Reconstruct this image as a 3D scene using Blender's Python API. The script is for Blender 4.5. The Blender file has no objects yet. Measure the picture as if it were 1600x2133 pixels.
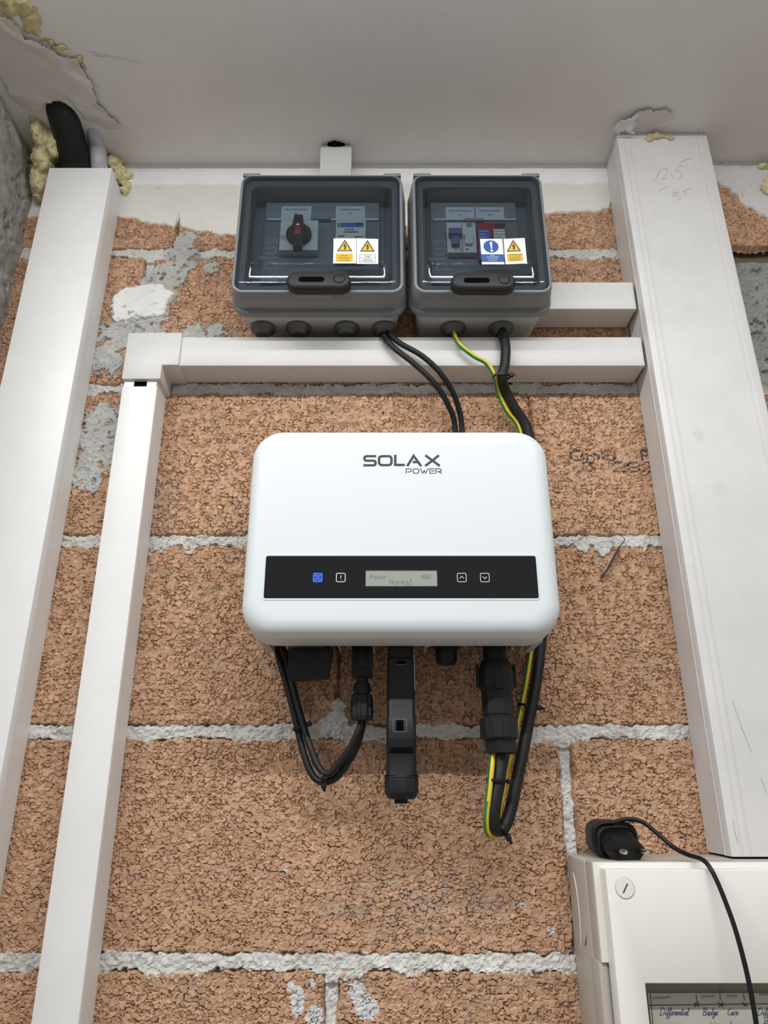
import bpy, bmesh, math, random
import numpy as np
from mathutils import Vector, Matrix

# ------------------------------------------------------------------ camera, world, lights, exposure
F_PX, PITCH, DIST = 1480.0, math.radians(21.2), 0.745      # wall face is the plane Y = 0, camera at the origin height
CT, ST = math.cos(PITCH), math.sin(PITCH)
scene = bpy.context.scene
COL = scene.collection

cam_data = bpy.data.cameras.new('camera')
cam_data.sensor_fit = 'VERTICAL'
cam_data.sensor_height = 32.0
cam_data.lens = 32.0 * F_PX / 2133.0
cam_data.clip_start = 0.01
cam = bpy.data.objects.new('camera', cam_data)
COL.objects.link(cam)
cam.location = (0, -DIST, 0)
cam.rotation_euler = (math.radians(90) + PITCH, 0, 0)
scene.camera = cam

world = bpy.data.worlds.new('world')
scene.world = world
world.use_nodes = True
bgn = world.node_tree.nodes['Background']
bgn.inputs[0].default_value = (1.0, 0.985, 0.965, 1)
bgn.inputs[1].default_value = 0.38

scene.view_settings.view_transform = 'Standard'
scene.view_settings.look = 'None'
scene.view_settings.gamma = 1.0
scene.view_settings.use_curve_mapping = False
scene.view_settings.exposure = 0.14

TUBES = [(-0.30, -0.80, 0.834, 17.8, 0.155)]     # x, y, z, watts, tilt to the wall of the ceiling tube lamp
LAMP_COLOR = (0.975, 0.99, 1.0)

def W(px, py, Y=0.0):
    """Point of the plane y = Y that the photograph shows at (px, py)."""
    u = (px - 800.0) / F_PX
    v = (1066.5 - py) / F_PX
    t = (Y + DIST) / (CT - v * ST)
    return Vector((u * t, Y, (ST + v * CT) * t))

def WZ(px, py, Z):
    """Point of the horizontal plane z = Z seen at (px, py)."""
    u = (px - 800.0) / F_PX
    v = (1066.5 - py) / F_PX
    t = Z / (ST + v * CT)
    return Vector((u * t, -DIST + (CT - v * ST) * t, Z))

CEIL = 0.802
random.seed(4)

# ------------------------------------------------------------------ materials
MATS = {}
def mat(name, color, rough=0.5, metal=0.0, noise=0.0, nscale=60.0, bump=0.0, bscale=400.0, spec=0.5, coat=0.0, attr=False, tint=None):
    if name in MATS:
        return MATS[name]
    m = bpy.data.materials.new(name)
    m.use_nodes = True
    nt = m.node_tree
    b = nt.nodes['Principled BSDF']
    b.inputs['Roughness'].default_value = rough
    b.inputs['Metallic'].default_value = metal
    b.inputs['Specular IOR Level'].default_value = spec
    b.inputs['Coat Weight'].default_value = coat
    col = (*color, 1)
    b.inputs['Base Color'].default_value = col
    tc = nt.nodes.new('ShaderNodeTexCoord')
    if attr:
        a = nt.nodes.new('ShaderNodeAttribute'); a.attribute_name = 'Col'
        nt.links.new(a.outputs['Color'], b.inputs['Base Color'])
        src = a.outputs['Color']
    else:
        src = None
    if noise > 0:
        n = nt.nodes.new('ShaderNodeTexNoise'); n.inputs['Scale'].default_value = nscale
        n.inputs['Detail'].default_value = 6; n.inputs['Roughness'].default_value = 0.65
        nt.links.new(tc.outputs['Object'], n.inputs['Vector'])
        r = nt.nodes.new('ShaderNodeValToRGB')
        r.color_ramp.elements[0].position = 0.32
        r.color_ramp.elements[1].position = 0.62
        lo = tint if tint else tuple(c * (1 - noise) for c in color)
        r.color_ramp.elements[0].color = (*lo, 1)
        r.color_ramp.elements[1].color = col
        nt.links.new(n.outputs['Fac'], r.inputs['Fac'])
        if src is None:
            nt.links.new(r.outputs['Color'], b.inputs['Base Color'])
        else:
            mx = nt.nodes.new('ShaderNodeMixRGB'); mx.blend_type = 'MULTIPLY'; mx.inputs['Fac'].default_value = 1
            nt.links.new(src, mx.inputs[1]); nt.links.new(r.outputs['Color'], mx.inputs[2])
            nt.links.new(mx.outputs[0], b.inputs['Base Color'])
    if bump > 0:
        n2 = nt.nodes.new('ShaderNodeTexNoise'); n2.inputs['Scale'].default_value = bscale
        n2.inputs['Detail'].default_value = 5
        nt.links.new(tc.outputs['Object'], n2.inputs['Vector'])
        bp = nt.nodes.new('ShaderNodeBump'); bp.inputs['Strength'].default_value = bump
        bp.inputs['Distance'].default_value = 0.001
        nt.links.new(n2.outputs['Fac'], bp.inputs['Height'])
        nt.links.new(bp.outputs['Normal'], b.inputs['Normal'])
    MATS[name] = m
    return m

def mat_clear(name, tint, rough=0.04, refl=1.0, ior=1.5):
    m = bpy.data.materials.new(name); m.use_nodes = True
    nt = m.node_tree
    for n in list(nt.nodes):
        if n.type != 'OUTPUT_MATERIAL': nt.nodes.remove(n)
    out = [n for n in nt.nodes if n.type == 'OUTPUT_MATERIAL'][0]
    t = nt.nodes.new('ShaderNodeBsdfTransparent'); t.inputs['Color'].default_value = (*tint, 1)
    g = nt.nodes.new('ShaderNodeBsdfGlossy'); g.inputs['Roughness'].default_value = rough
    g.inputs['Color'].default_value = (refl, refl, refl, 1)
    lw = nt.nodes.new('ShaderNodeLayerWeight'); lw.inputs['Blend'].default_value = 0.5
    pw = nt.nodes.new('ShaderNodeMath'); pw.operation = 'POWER'; pw.inputs[1].default_value = 5.0
    f0 = ((ior - 1) / (ior + 1)) ** 2
    f = nt.nodes.new('ShaderNodeMath'); f.operation = 'MULTIPLY_ADD'; f.inputs[1].default_value = 1 - f0; f.inputs[2].default_value = f0
    nt.links.new(lw.outputs['Facing'], pw.inputs[0]); nt.links.new(pw.outputs[0], f.inputs[0])
    mx = nt.nodes.new('ShaderNodeMixShader')
    nt.links.new(f.outputs[0], mx.inputs[0]); nt.links.new(t.outputs[0], mx.inputs[1]); nt.links.new(g.outputs[0], mx.inputs[2])
    nt.links.new(mx.outputs[0], out.inputs['Surface'])
    MATS[name] = m
    return m

def mat_emit(name, color, strength):
    m = bpy.data.materials.new(name); m.use_nodes = True
    b = m.node_tree.nodes['Principled BSDF']
    b.inputs['Base Color'].default_value = (*[c * 0.5 for c in color], 1)
    b.inputs['Emission Color'].default_value = (*color, 1)
    b.inputs['Emission Strength'].default_value = strength
    MATS[name] = m
    return m

M_BLOCK = mat('clay_block', (1, 1, 1), 0.95, attr=True, spec=0.1, noise=0.28, nscale=260, bump=0.35, bscale=1300)
M_MORTAR = mat('mortar', (1, 1, 1), 0.95, attr=True, spec=0.1, noise=0.16, nscale=180, bump=0.6, bscale=700)
M_PLASTER = mat('plaster', (1, 1, 1), 0.75, attr=True, spec=0.25, noise=0.06, nscale=25, bump=0.15, bscale=250)
M_CONCRETE = mat('concrete', (1, 1, 1), 0.9, attr=True, spec=0.15, noise=0.3, nscale=70, bump=0.5, bscale=500)
M_CEIL = mat('ceiling_paint', (0.80, 0.775, 0.755), 0.42, noise=0.05, nscale=14, bump=0.16, bscale=330)
M_PVC = mat('trunking_pvc', (0.86, 0.855, 0.84), 0.38, noise=0.055, nscale=11, spec=0.4)
M_PVC2 = mat('trunking_pvc_worn', (0.70, 0.685, 0.67), 0.42, noise=0.09, nscale=13, spec=0.4)
M_PVC3 = mat('trunking_pvc_cream', (0.65, 0.64, 0.615), 0.40, noise=0.06, nscale=12, spec=0.4)
M_COVER = mat('inverter_white', (0.69, 0.73, 0.74), 0.42, spec=0.35)
M_INVBODY = mat('inverter_grey', (0.52, 0.51, 0.49), 0.5)
M_BLACKGLASS = mat('black_panel', (0.006, 0.0065, 0.008), 0.07, spec=0.45)
M_BLACK = mat('black_plastic', (0.010, 0.010, 0.011), 0.42, spec=0.25)
M_BLACK2 = mat('black_plastic_matt', (0.014, 0.0145, 0.0165), 0.45, spec=0.3)
M_RUBBER = mat('black_rubber', (0.013, 0.013, 0.013), 0.5, spec=0.3)
M_DARK = mat('dark_void', (0.004, 0.004, 0.004), 0.9, spec=0.0)
M_BOXGREY = mat('enclosure_grey', (0.20, 0.206, 0.215), 0.4, spec=0.4)
M_BOXLIGHT = mat('enclosure_base_grey', (0.52, 0.51, 0.48), 0.45)
M_GROMMET = mat('grommet_rubber', (0.105, 0.103, 0.10), 0.42)
M_INNER = mat('inner_plate', (0.20, 0.22, 0.235), 0.6)
M_INNER2 = mat('inner_plate_letter', (0.27, 0.29, 0.305), 0.6)
M_GLINT = mat('ledge_glint', (0.85, 0.88, 0.90), 0.14, spec=0.8)  # near-white colour carries the lamp streak along the ledge
M_LEDGE = mat('ledge_plastic', (0.26, 0.30, 0.335), 0.10, spec=0.6)
M_LATCH = mat('latch_black', (0.022, 0.023, 0.025), 0.5, spec=0.3)
M_WHITE = mat('white_print', (0.82, 0.82, 0.80), 0.45)
M_DEVICE = mat('device_grey', (0.74, 0.75, 0.72), 0.5)
M_YELLOW = mat('sign_yellow', (0.72, 0.45, 0.025), 0.45)
M_BLUE = mat('sign_blue', (0.01, 0.085, 0.36), 0.45)
M_SIGNBLACK = mat('sign_black', (0.02, 0.02, 0.02), 0.5)
M_INKGREY = mat('ink_grey', (0.06, 0.063, 0.067), 0.6, spec=0.2)
M_RED = mat('device_red', (0.45, 0.02, 0.025), 0.4)
M_REDTAG = mat('handle_red', (0.40, 0.015, 0.02), 0.4)
M_TOGGLE = mat('toggle_blue', (0.11, 0.15, 0.32), 0.45)
M_PAPERBLUE = mat('label_blue', (0.02, 0.12, 0.55), 0.5)
M_TAG = mat('label_tag', (0.72, 0.76, 0.80), 0.5)
M_GREEN = mat('wire_green', (0.03, 0.20, 0.035), 0.4)
M_WYELLOW = mat('wire_yellow', (0.72, 0.52, 0.02), 0.4)
M_STEEL = mat('steel_pin', (0.75, 0.72, 0.68), 0.25, metal=1.0)
M_BOARD = mat('board_cream', (0.82, 0.80, 0.74), 0.42, spec=0.4)
M_BOARDSIDE = mat('board_shell_shaded', (0.47, 0.43, 0.385), 0.45, spec=0.4)  # darker than the front: side shading is put into this colour
M_PAPER = mat('paper', (0.78, 0.77, 0.73), 0.7)
M_PENBLUE = mat('pen_blue', (0.10, 0.13, 0.30), 0.6)
M_PENCIL = mat('pencil', (0.36, 0.35, 0.34), 0.7)
M_FOAM = mat('pu_foam', (0.78, 0.68, 0.38), 0.6, noise=0.35, nscale=120, bump=0.6, bscale=350)
M_FOAMSKIN = mat('pu_foam_skin', (0.62, 0.53, 0.28), 0.25, noise=0.3, nscale=90, bump=0.5, bscale=250)
M_FILM = mat('film', (0.66, 0.62, 0.57), 0.16, noise=0.06, nscale=22, spec=0.6)
M_GREYPIPE = mat('grey_pipe', (0.50, 0.51, 0.54), 0.35, noise=0.1, nscale=60)
M_LCD = mat('lcd', (0.30, 0.32, 0.29), 0.35)
M_LCDTXT = mat('lcd_text', (0.13, 0.14, 0.13), 0.5)
M_ICON = mat('icon_white', (0.75, 0.75, 0.75), 0.5)
M_LED = mat_emit('led_blue', (0.03, 0.16, 1.0), 1.1)
M_LAMP = mat_emit('lamp_glow', LAMP_COLOR, 6.0)
M_LAMPBODY = mat('lamp_body', (0.8, 0.8, 0.8), 0.4)
M_SMOKE = mat_clear('smoked_lid', (0.665, 0.705, 0.735), 0.012, 0.85, 1.5)
M_PANE = mat_clear('clear_pane', (0.90, 0.89, 0.87), 0.05, 0.8, 1.3)

# ------------------------------------------------------------------ helpers
def finish(me, smooth=35):
    if smooth:
        me.shade_smooth()
        me.set_sharp_from_angle(angle=math.radians(smooth))
    else:
        me.shade_flat()
    me.update()

def root_loc(p):
    while p.parent: p = p.parent
    return p.location

def obj(name, data, m, parent=None, smooth=35, label=None, kind=None):
    """data: (verts, faces) in world coordinates -> one mesh object."""
    if isinstance(data, tuple):
        me = bpy.data.meshes.new(name)
        me.from_pydata([tuple(v) for v in data[0]], [], data[1])
        bm = bmesh.new(); bm.from_mesh(me)
        bmesh.ops.recalc_face_normals(bm, faces=bm.faces)
        bm.to_mesh(me); bm.free()
    else:
        me = data
    if isinstance(m, (list, tuple)):
        for x in m: me.materials.append(x)
        if len(data) > 2: me.polygons.foreach_set('material_index', data[2])
    else:
        me.materials.append(m)
    finish(me, smooth)
    o = bpy.data.objects.new(name, me)
    COL.objects.link(o)
    if parent is not None:
        l = root_loc(parent)
        me.transform(Matrix.Translation(-Vector(l)))
        o.parent = parent
    if label: o['label'] = label
    if kind: o['kind'] = kind
    if name in ('fine_print', 'ruling', 'column_crosses', 'black_print', 'screen_text'): o['kind'] = 'stuff'
    return o

def thing(name, label, cat, loc=(0, 0, 0), group=None):
    o = bpy.data.objects.new(name, None)
    o.empty_display_size = 0.02
    COL.objects.link(o)
    o.location = loc
    o['label'] = label; o['category'] = cat
    if group: o['group'] = group
    return o

def tag(o, label, cat, group=None, kind=None):
    if label: o['label'] = label
    if cat: o['category'] = cat
    if group: o['group'] = group
    if kind: o['kind'] = kind
    return o

def join(*parts):
    V, Fc = [], []
    for p in parts:
        n = len(V)
        V += [tuple(v) for v in p[0]]
        Fc += [tuple(i + n for i in f) for f in p[1]]
    return V, Fc

def box(x0, x1, y0, y1, z0, z1):
    v = [(x, y, z) for x in (x0, x1) for y in (y0, y1) for z in (z0, z1)]
    f = [(0, 1, 3, 2), (4, 6, 7, 5), (0, 4, 5, 1), (2, 3, 7, 6), (0, 2, 6, 4), (1, 5, 7, 3)]
    return v, f

def bbox_b(x0, x1, y0, y1, z0, z1, r=0.001, seg=2):
    """bevelled box"""
    bm = bmesh.new()
    bmesh.ops.create_cube(bm, size=1)
    bmesh.ops.scale(bm, vec=(abs(x1 - x0), abs(y1 - y0), abs(z1 - z0)), verts=bm.verts)
    bmesh.ops.translate(bm, vec=((x0 + x1) / 2, (y0 + y1) / 2, (z0 + z1) / 2), verts=bm.verts)
    bmesh.ops.bevel(bm, geom=list(bm.edges), offset=r, segments=seg, profile=0.5, affect='EDGES', clamp_overlap=True)
    out = from_bm(bm)
    return out

def from_bm(bm):
    bm.verts.index_update()
    v = [tuple(x.co) for x in bm.verts]
    f = [tuple(x.index for x in fc.verts) for fc in bm.faces]
    bm.free()
    return v, f

def rr_ring(hw, hh, r, n=6):
    r = min(r, hw * 0.999, hh * 0.999)
    pts = []
    for (cx, cy, a0) in ((hw - r, hh - r, 0), (-hw + r, hh - r, 90), (-hw + r, -hh + r, 180), (hw - r, -hh + r, 270)):
        for k in range(n + 1):
            a = math.radians(a0 + 90.0 * k / n)
            pts.append((cx + r * math.cos(a), cy + r * math.sin(a)))
    return pts

def loft(cx, c2, rings, axis='y', n=6, cap0=True, cap1=True, base=None):
    """stack of rounded rectangles; axis y: (y, half width x, half height z, r); axis z: (z, half x, half y, r)
    a ring may carry two more numbers, the shift of its centre"""
    V, Fc = [], []
    m = None
    for rg in rings:
        a, hw, hh, r = rg[:4]
        sx, s2 = (rg[4], rg[5]) if len(rg) > 4 else (0, 0)
        pts = rr_ring(hw, hh, r, n)
        m = len(pts)
        for (p, q) in pts:
            if axis == 'y': V.append((cx + sx + p, a, c2 + s2 + q))
            else: V.append((cx + sx + p, c2 + s2 + q, a))
    for i in range(len(rings) - 1):
        for k in range(m):
            a, b = i * m + k, i * m + (k + 1) % m
            Fc.append((a, b, b + m, a + m))
    if cap0: Fc.append(tuple(range(m - 1, -1, -1)))
    if cap1: Fc.append(tuple(range((len(rings) - 1) * m, len(rings) * m)))
    return V, Fc

def lathe(c, prof, n=20, axis='z', phase=0.0, cap=True):
    """prof: (radius, position along axis)"""
    V, Fc = [], []
    for r, a in prof:
        for k in range(n):
            t = 2 * math.pi * (k + phase) / n
            p, q = r * math.cos(t), r * math.sin(t)
            if axis == 'z': V.append((c[0] + p, c[1] + q, a))
            elif axis == 'y': V.append((c[0] + p, a, c[1] + q))
            else: V.append((a, c[0] + p, c[1] + q))
    for i in range(len(prof) - 1):
        for k in range(n):
            a, b = i * n + k, i * n + (k + 1) % n
            Fc.append((a, b, b + n, a + n))
    if cap:
        Fc.append(tuple(range(n - 1, -1, -1)))
        Fc.append(tuple(range((len(prof) - 1) * n, len(prof) * n)))
    return V, Fc

def prism(poly, y0, y1):
    """polygon in (x, z) extruded along y"""
    n = len(poly)
    V = [(p[0], y0, p[1]) for p in poly] + [(p[0], y1, p[1]) for p in poly]
    Fc = [tuple(range(n)), tuple(range(2 * n - 1, n - 1, -1))]
    for k in range(n):
        Fc.append((k, (k + 1) % n, (k + 1) % n + n, k + n))
    return V, Fc

def extr(profile, a0, a1, o, horiz=False):
    """trunking profile (w, d) extruded along z (or x); o = (x, z) origin of w"""
    n = len(profile)
    V = []
    for a in (a0, a1):
        for (w, d) in profile:
            V.append((a, -d, o + w) if horiz else (o + w, -d, a))
    Fc = [tuple(range(n)), tuple(range(2 * n - 1, n - 1, -1))]
    for k in range(n):
        Fc.append((k, (k + 1) % n, (k + 1) % n + n, k + n))
    return V, Fc

def catmull(pts, sub=8):
    pts = [Vector(p) for p in pts]
    P = [pts[0] * 2 - pts[1]] + pts + [pts[-1] * 2 - pts[-2]]
    out = []
    for i in range(1, len(P) - 2):
        p0, p1, p2, p3 = P[i - 1:i + 3]
        for k in range(sub):
            t = k / sub
            out.append(0.5 * ((2 * p1) + (p2 - p0) * t + (2 * p0 - 5 * p1 + 4 * p2 - p3) * t * t + (3 * p1 - p0 - 3 * p2 + p3) * t ** 3))
    out.append(pts[-1])
    return out

def tube(pts, r, n=10, phase=0.0, squash=1.0, twist=0.0):
    V, Fc = [], []
    m = len(pts)
    up = Vector((0, -1, 0))
    prev = None
    for i, p in enumerate(pts):
        d = (pts[min(i + 1, m - 1)] - pts[max(i - 1, 0)]).normalized()
        if prev is None:
            a = up - d * up.dot(d)
            if a.length < 1e-4: a = Vector((1, 0, 0)) - d * d.x
        else:
            a = prev - d * prev.dot(d)
        a.normalize(); prev = a
        b = d.cross(a)
        rr = r[i] if isinstance(r, (list, tuple)) else r
        for k in range(n):
            t = 2 * math.pi * k / n + phase + twist * i / m
            V.append(p + a * (math.cos(t) * rr * squash) + b * (math.sin(t) * rr))
    for i in range(m - 1):
        for k in range(n):
            x, y = i * n + k, i * n + (k + 1) % n
            Fc.append((x, y, y + n, x + n))
    Fc.append(tuple(range(n - 1, -1, -1)))
    Fc.append(tuple(range((m - 1) * n, m * n)))
    return V, Fc

def ppath(lst, sub=8):
    return catmull([W(*p) for p in lst], sub)

def strokes(lines, width, Y, thick=0.00012):
    """flat pen strokes just before the plane y = Y; lines: lists of (x, z) points, each one a mitred ribbon"""
    V, Fc = [], []
    h = width / 2
    for li, ln in enumerate(lines):
        P = [Vector(p) for k, p in enumerate(ln) if k == 0 or (Vector(p) - Vector(ln[k - 1])).length > 1e-6]
        if len(P) < 2: continue
        y = Y - (li % 3) * 0.00005
        n0 = len(V)
        for k, p in enumerate(P):
            d0 = (P[k] - P[k - 1]).normalized() if k > 0 else (P[1] - P[0]).normalized()
            d1 = (P[k + 1] - P[k]).normalized() if k < len(P) - 1 else d0
            m = d0 + d1
            m = m.normalized() if m.length > 0.2 else d0
            nn = Vector((-m.y, m.x))
            w = h / max(0.45, nn.dot(Vector((-d0.y, d0.x))))
            for sgn in (-1, 1):
                q = p + nn * (w * sgn)
                V.append((q.x, y, q.y))
        for k in range(len(P) - 1):
            a = n0 + 2 * k
            Fc.append((a, a + 2, a + 3, a + 1))
    return V, Fc

def pxl(lines, Y):
    return [[(W(p[0], p[1], Y).x, W(p[0], p[1], Y).z) for p in ln] for ln in lines]

def text_mesh(s, size, cx, cz, Y, align='CENTER', shear=0.0, rotz=0.0, sx=1.0, bold=0.0):
    cu = bpy.data.curves.new('lettering', 'FONT')
    cu.body = s; cu.size = size; cu.align_x = align; cu.align_y = 'CENTER'; cu.shear = shear
    cu.offset = bold
    cu.resolution_u = 3
    ob = bpy.data.objects.new('lettering', cu)
    me = bpy.data.meshes.new_from_object(ob)
    bpy.data.objects.remove(ob); bpy.data.curves.remove(cu)
    me.materials.clear()
    me.transform(Matrix.Translation((cx, Y, cz)) @ Matrix.Rotation(math.radians(90), 4, 'X') @ Matrix.Rotation(rotz, 4, 'Z') @ Matrix.Diagonal((sx, 1, 1, 1)))
    return me

# ------------------------------------------------------------------ noise on arrays
def _hash(ix, iy, seed):
    h = (ix.astype(np.int64) * 374761393 + iy.astype(np.int64) * 668265263 + seed * 974634777) & 0xffffffff
    h = ((h ^ (h >> 13)) * 1274126177) & 0xffffffff
    h = ((h ^ (h >> 16)) * 2246822519) & 0xffffffff
    return ((h ^ (h >> 15)) & 0xffffff).astype(np.float64) / float(0xffffff)

def vnoise(x, y, seed=0):
    ix, iy = np.floor(x), np.floor(y)
    fx, fy = x - ix, y - iy
    fx = fx * fx * (3 - 2 * fx); fy = fy * fy * (3 - 2 * fy)
    a = _hash(ix, iy, seed); b = _hash(ix + 1, iy, seed); c = _hash(ix, iy + 1, seed); d = _hash(ix + 1, iy + 1, seed)
    return (a * (1 - fx) + b * fx) * (1 - fy) + (c * (1 - fx) + d * fx) * fy

def fbm(x, y, seed=0, oct=4):
    s = np.zeros_like(x); amp = 0.5; tot = 0
    for o in range(oct):
        s += amp * vnoise(x * 2 ** o, y * 2 ** o, seed + o * 17); tot += amp; amp *= 0.55
    return s / tot

def worley(x, y, seed=0):
    ix, iy = np.floor(x), np.floor(y)
    f1 = np.full(x.shape, 9.0); f2 = np.full(x.shape, 9.0); cid = np.zeros(x.shape)
    for dx in (-1, 0, 1):
        for dy in (-1, 0, 1):
            cx, cy = ix + dx, iy + dy
            px = cx + 0.1 + 0.8 * _hash(cx, cy, seed); py = cy + 0.1 + 0.8 * _hash(cx, cy, seed + 5)
            d = np.sqrt((px - x) ** 2 + (py - y) ** 2)
            n = d < f1
            f2 = np.where(n, f1, np.minimum(f2, d))
            cid = np.where(n, _hash(cx, cy, seed + 9), cid)
            f1 = np.where(n, d, f1)
    return f1, f2, cid

def sstep(a, b, x):
    t = np.clip((x - a) / (b - a), 0, 1)
    return t * t * (3 - 2 * t)

def grid_mesh(name, A, B, pos, col, keep=None):
    """A, B index grids; pos (n,3), col (n,3); keep: bool per vertex (faces with any kept vertex stay)"""
    nr, nc = A.shape
    idx = np.arange(nr * nc).reshape(nr, nc)
    q = np.stack([idx[:-1, :-1], idx[:-1, 1:], idx[1:, 1:], idx[1:, :-1]], -1).reshape(-1, 4)
    if keep is not None:
        q = q[keep.reshape(-1)[q].any(1)]
        used = np.unique(q)
        remap = np.full(nr * nc, -1, dtype=np.int64); remap[used] = np.arange(len(used))
        q = remap[q]; pos = pos[used]; col = col[used]
    me = bpy.data.meshes.new(name)
    me.vertices.add(len(pos)); me.vertices.foreach_set('co', pos.astype(np.float32).ravel())
    me.loops.add(q.size); me.loops.foreach_set('vertex_index', q.astype(np.int32).ravel())
    me.polygons.add(len(q))
    me.polygons.foreach_set('loop_start', np.arange(0, q.size, 4, dtype=np.int32))
    me.polygons.foreach_set('loop_total', np.full(len(q), 4, dtype=np.int32))
    me.update(calc_edges=True)
    a = me.color_attributes.new('Col', 'FLOAT_COLOR', 'POINT')
    c4 = np.ones((len(pos), 4), dtype=np.float32); c4[:, :3] = col
    a.data.foreach_set('color', c4.ravel())
    me.shade_smooth()
    return me

def link_mesh(name, me, m, parent=None):
    me.materials.append(m)
    o = bpy.data.objects.new(name, me); COL.objects.link(o)
    if parent: o.parent = parent
    return o

# ------------------------------------------------------------------ back wall: clay blocks in mortar
JZ = [-0.3472, -0.1472, 0.0524, 0.2556, 0.4490, 0.6533, 0.8560]          # bed joint centres
VJ = {0: [-0.547, -0.047, 0.453], 1: [-0.283, 0.18], 2: [-0.047, 0.453], 3: [-0.285, 0.1745], 4: [-0.305, 0.160, 0.415], 5: [-0.275, 0.150]}
TIGHT = {(2, -0.047), (3, 0.1745), (5, -0.275)}
XL, XR = -0.478, 0.80

def fnt(rows):
    return [[c == '#' for c in r] for r in rows]
GLY = {
 'O': ['.###.', '#...#', '#...#', '#...#', '#...#', '#...#', '.###.'], 'n': ['.....', '.....', '#.##.', '##..#', '#...#', '#...#', '#...#'],
 '8': ['.###.', '#...#', '#...#', '.###.', '#...#', '#...#', '.###.'], '2': ['.###.', '#...#', '....#', '..##.', '.#...', '#....', '#####'],
 '5': ['#####', '#....', '####.', '....#', '....#', '#...#', '.###.'], '0': ['.###.', '#...#', '#..##', '#.#.#', '##..#', '#...#', '.###.'],
 'P': ['####.', '#...#', '#...#', '####.', '#....', '#....', '#....'], 'o': ['.....', '.....', '.###.', '#...#', '#...#', '#...#', '.###.'],
 'w': ['.....', '.....', '#...#', '#...#', '#.#.#', '#.#.#', '.#.#.'], 'e': ['.....', '.....', '.###.', '#...#', '#####', '#....', '.###.'],
 'r': ['.....', '.....', '#.##.', '##..#', '#....', '#....', '#....'], '4': ['...#.', '..##.', '.#.#.', '#..#.', '#####', '...#.', '...#.'],
 'W': ['#...#', '#...#', '#...#', '#.#.#', '#.#.#', '#.#.#', '.#.#.'], 'N': ['#...#', '##..#', '#.#.#', '#..##', '#...#', '#...#', '#...#'],
 'm': ['.....', '.....', '##.#.', '#.#.#', '#.#.#', '#.#.#', '#.#.#'], 'a': ['.....', '.....', '.###.', '....#', '.####', '#...#', '.####'],
 'l': ['.##..', '..#..', '..#..', '..#..', '..#..', '..#..', '.###.'], ' ': ['.....'] * 7,
}

def ink_mask(X, Z, s, x0, ztop, cw, ch):
    m = np.zeros(X.shape, bool)
    for i, ch_ in enumerate(s):
        g = np.array(fnt(GLY[ch_]))
        u = ((X - (x0 + i * cw * 1.12)) / cw * 5); v = ((ztop - Z) / ch * 7)
        ok = (u >= 0) & (u < 5) & (v >= 0) & (v < 7)
        m[ok] |= g[np.clip(v[ok].astype(int), 0, 6), np.clip(u[ok].astype(int), 0, 4)]
    return m

def wz(px, py):
    p = W(px, py); return p.x, p.z

SPLASH = [(620, 2085, 16, 30), (655, 2118, 20, 22), (605, 2055, 10, 10), (745, 2070, 22, 20), (765, 2100, 26, 26), (735, 2050, 10, 8), (1088, 1886, 9, 5),
          (1150, 1938, 9, 8), (595, 1812, 4, 10), (760, 1990, 12, 6), (650, 2050, 8, 10)]
DUST = [(420, 520, 90, 60), (450, 690, 90, 40), (330, 780, 120, 40), (330, 1050, 60, 90), (870, 1880, 200, 60)]

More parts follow.
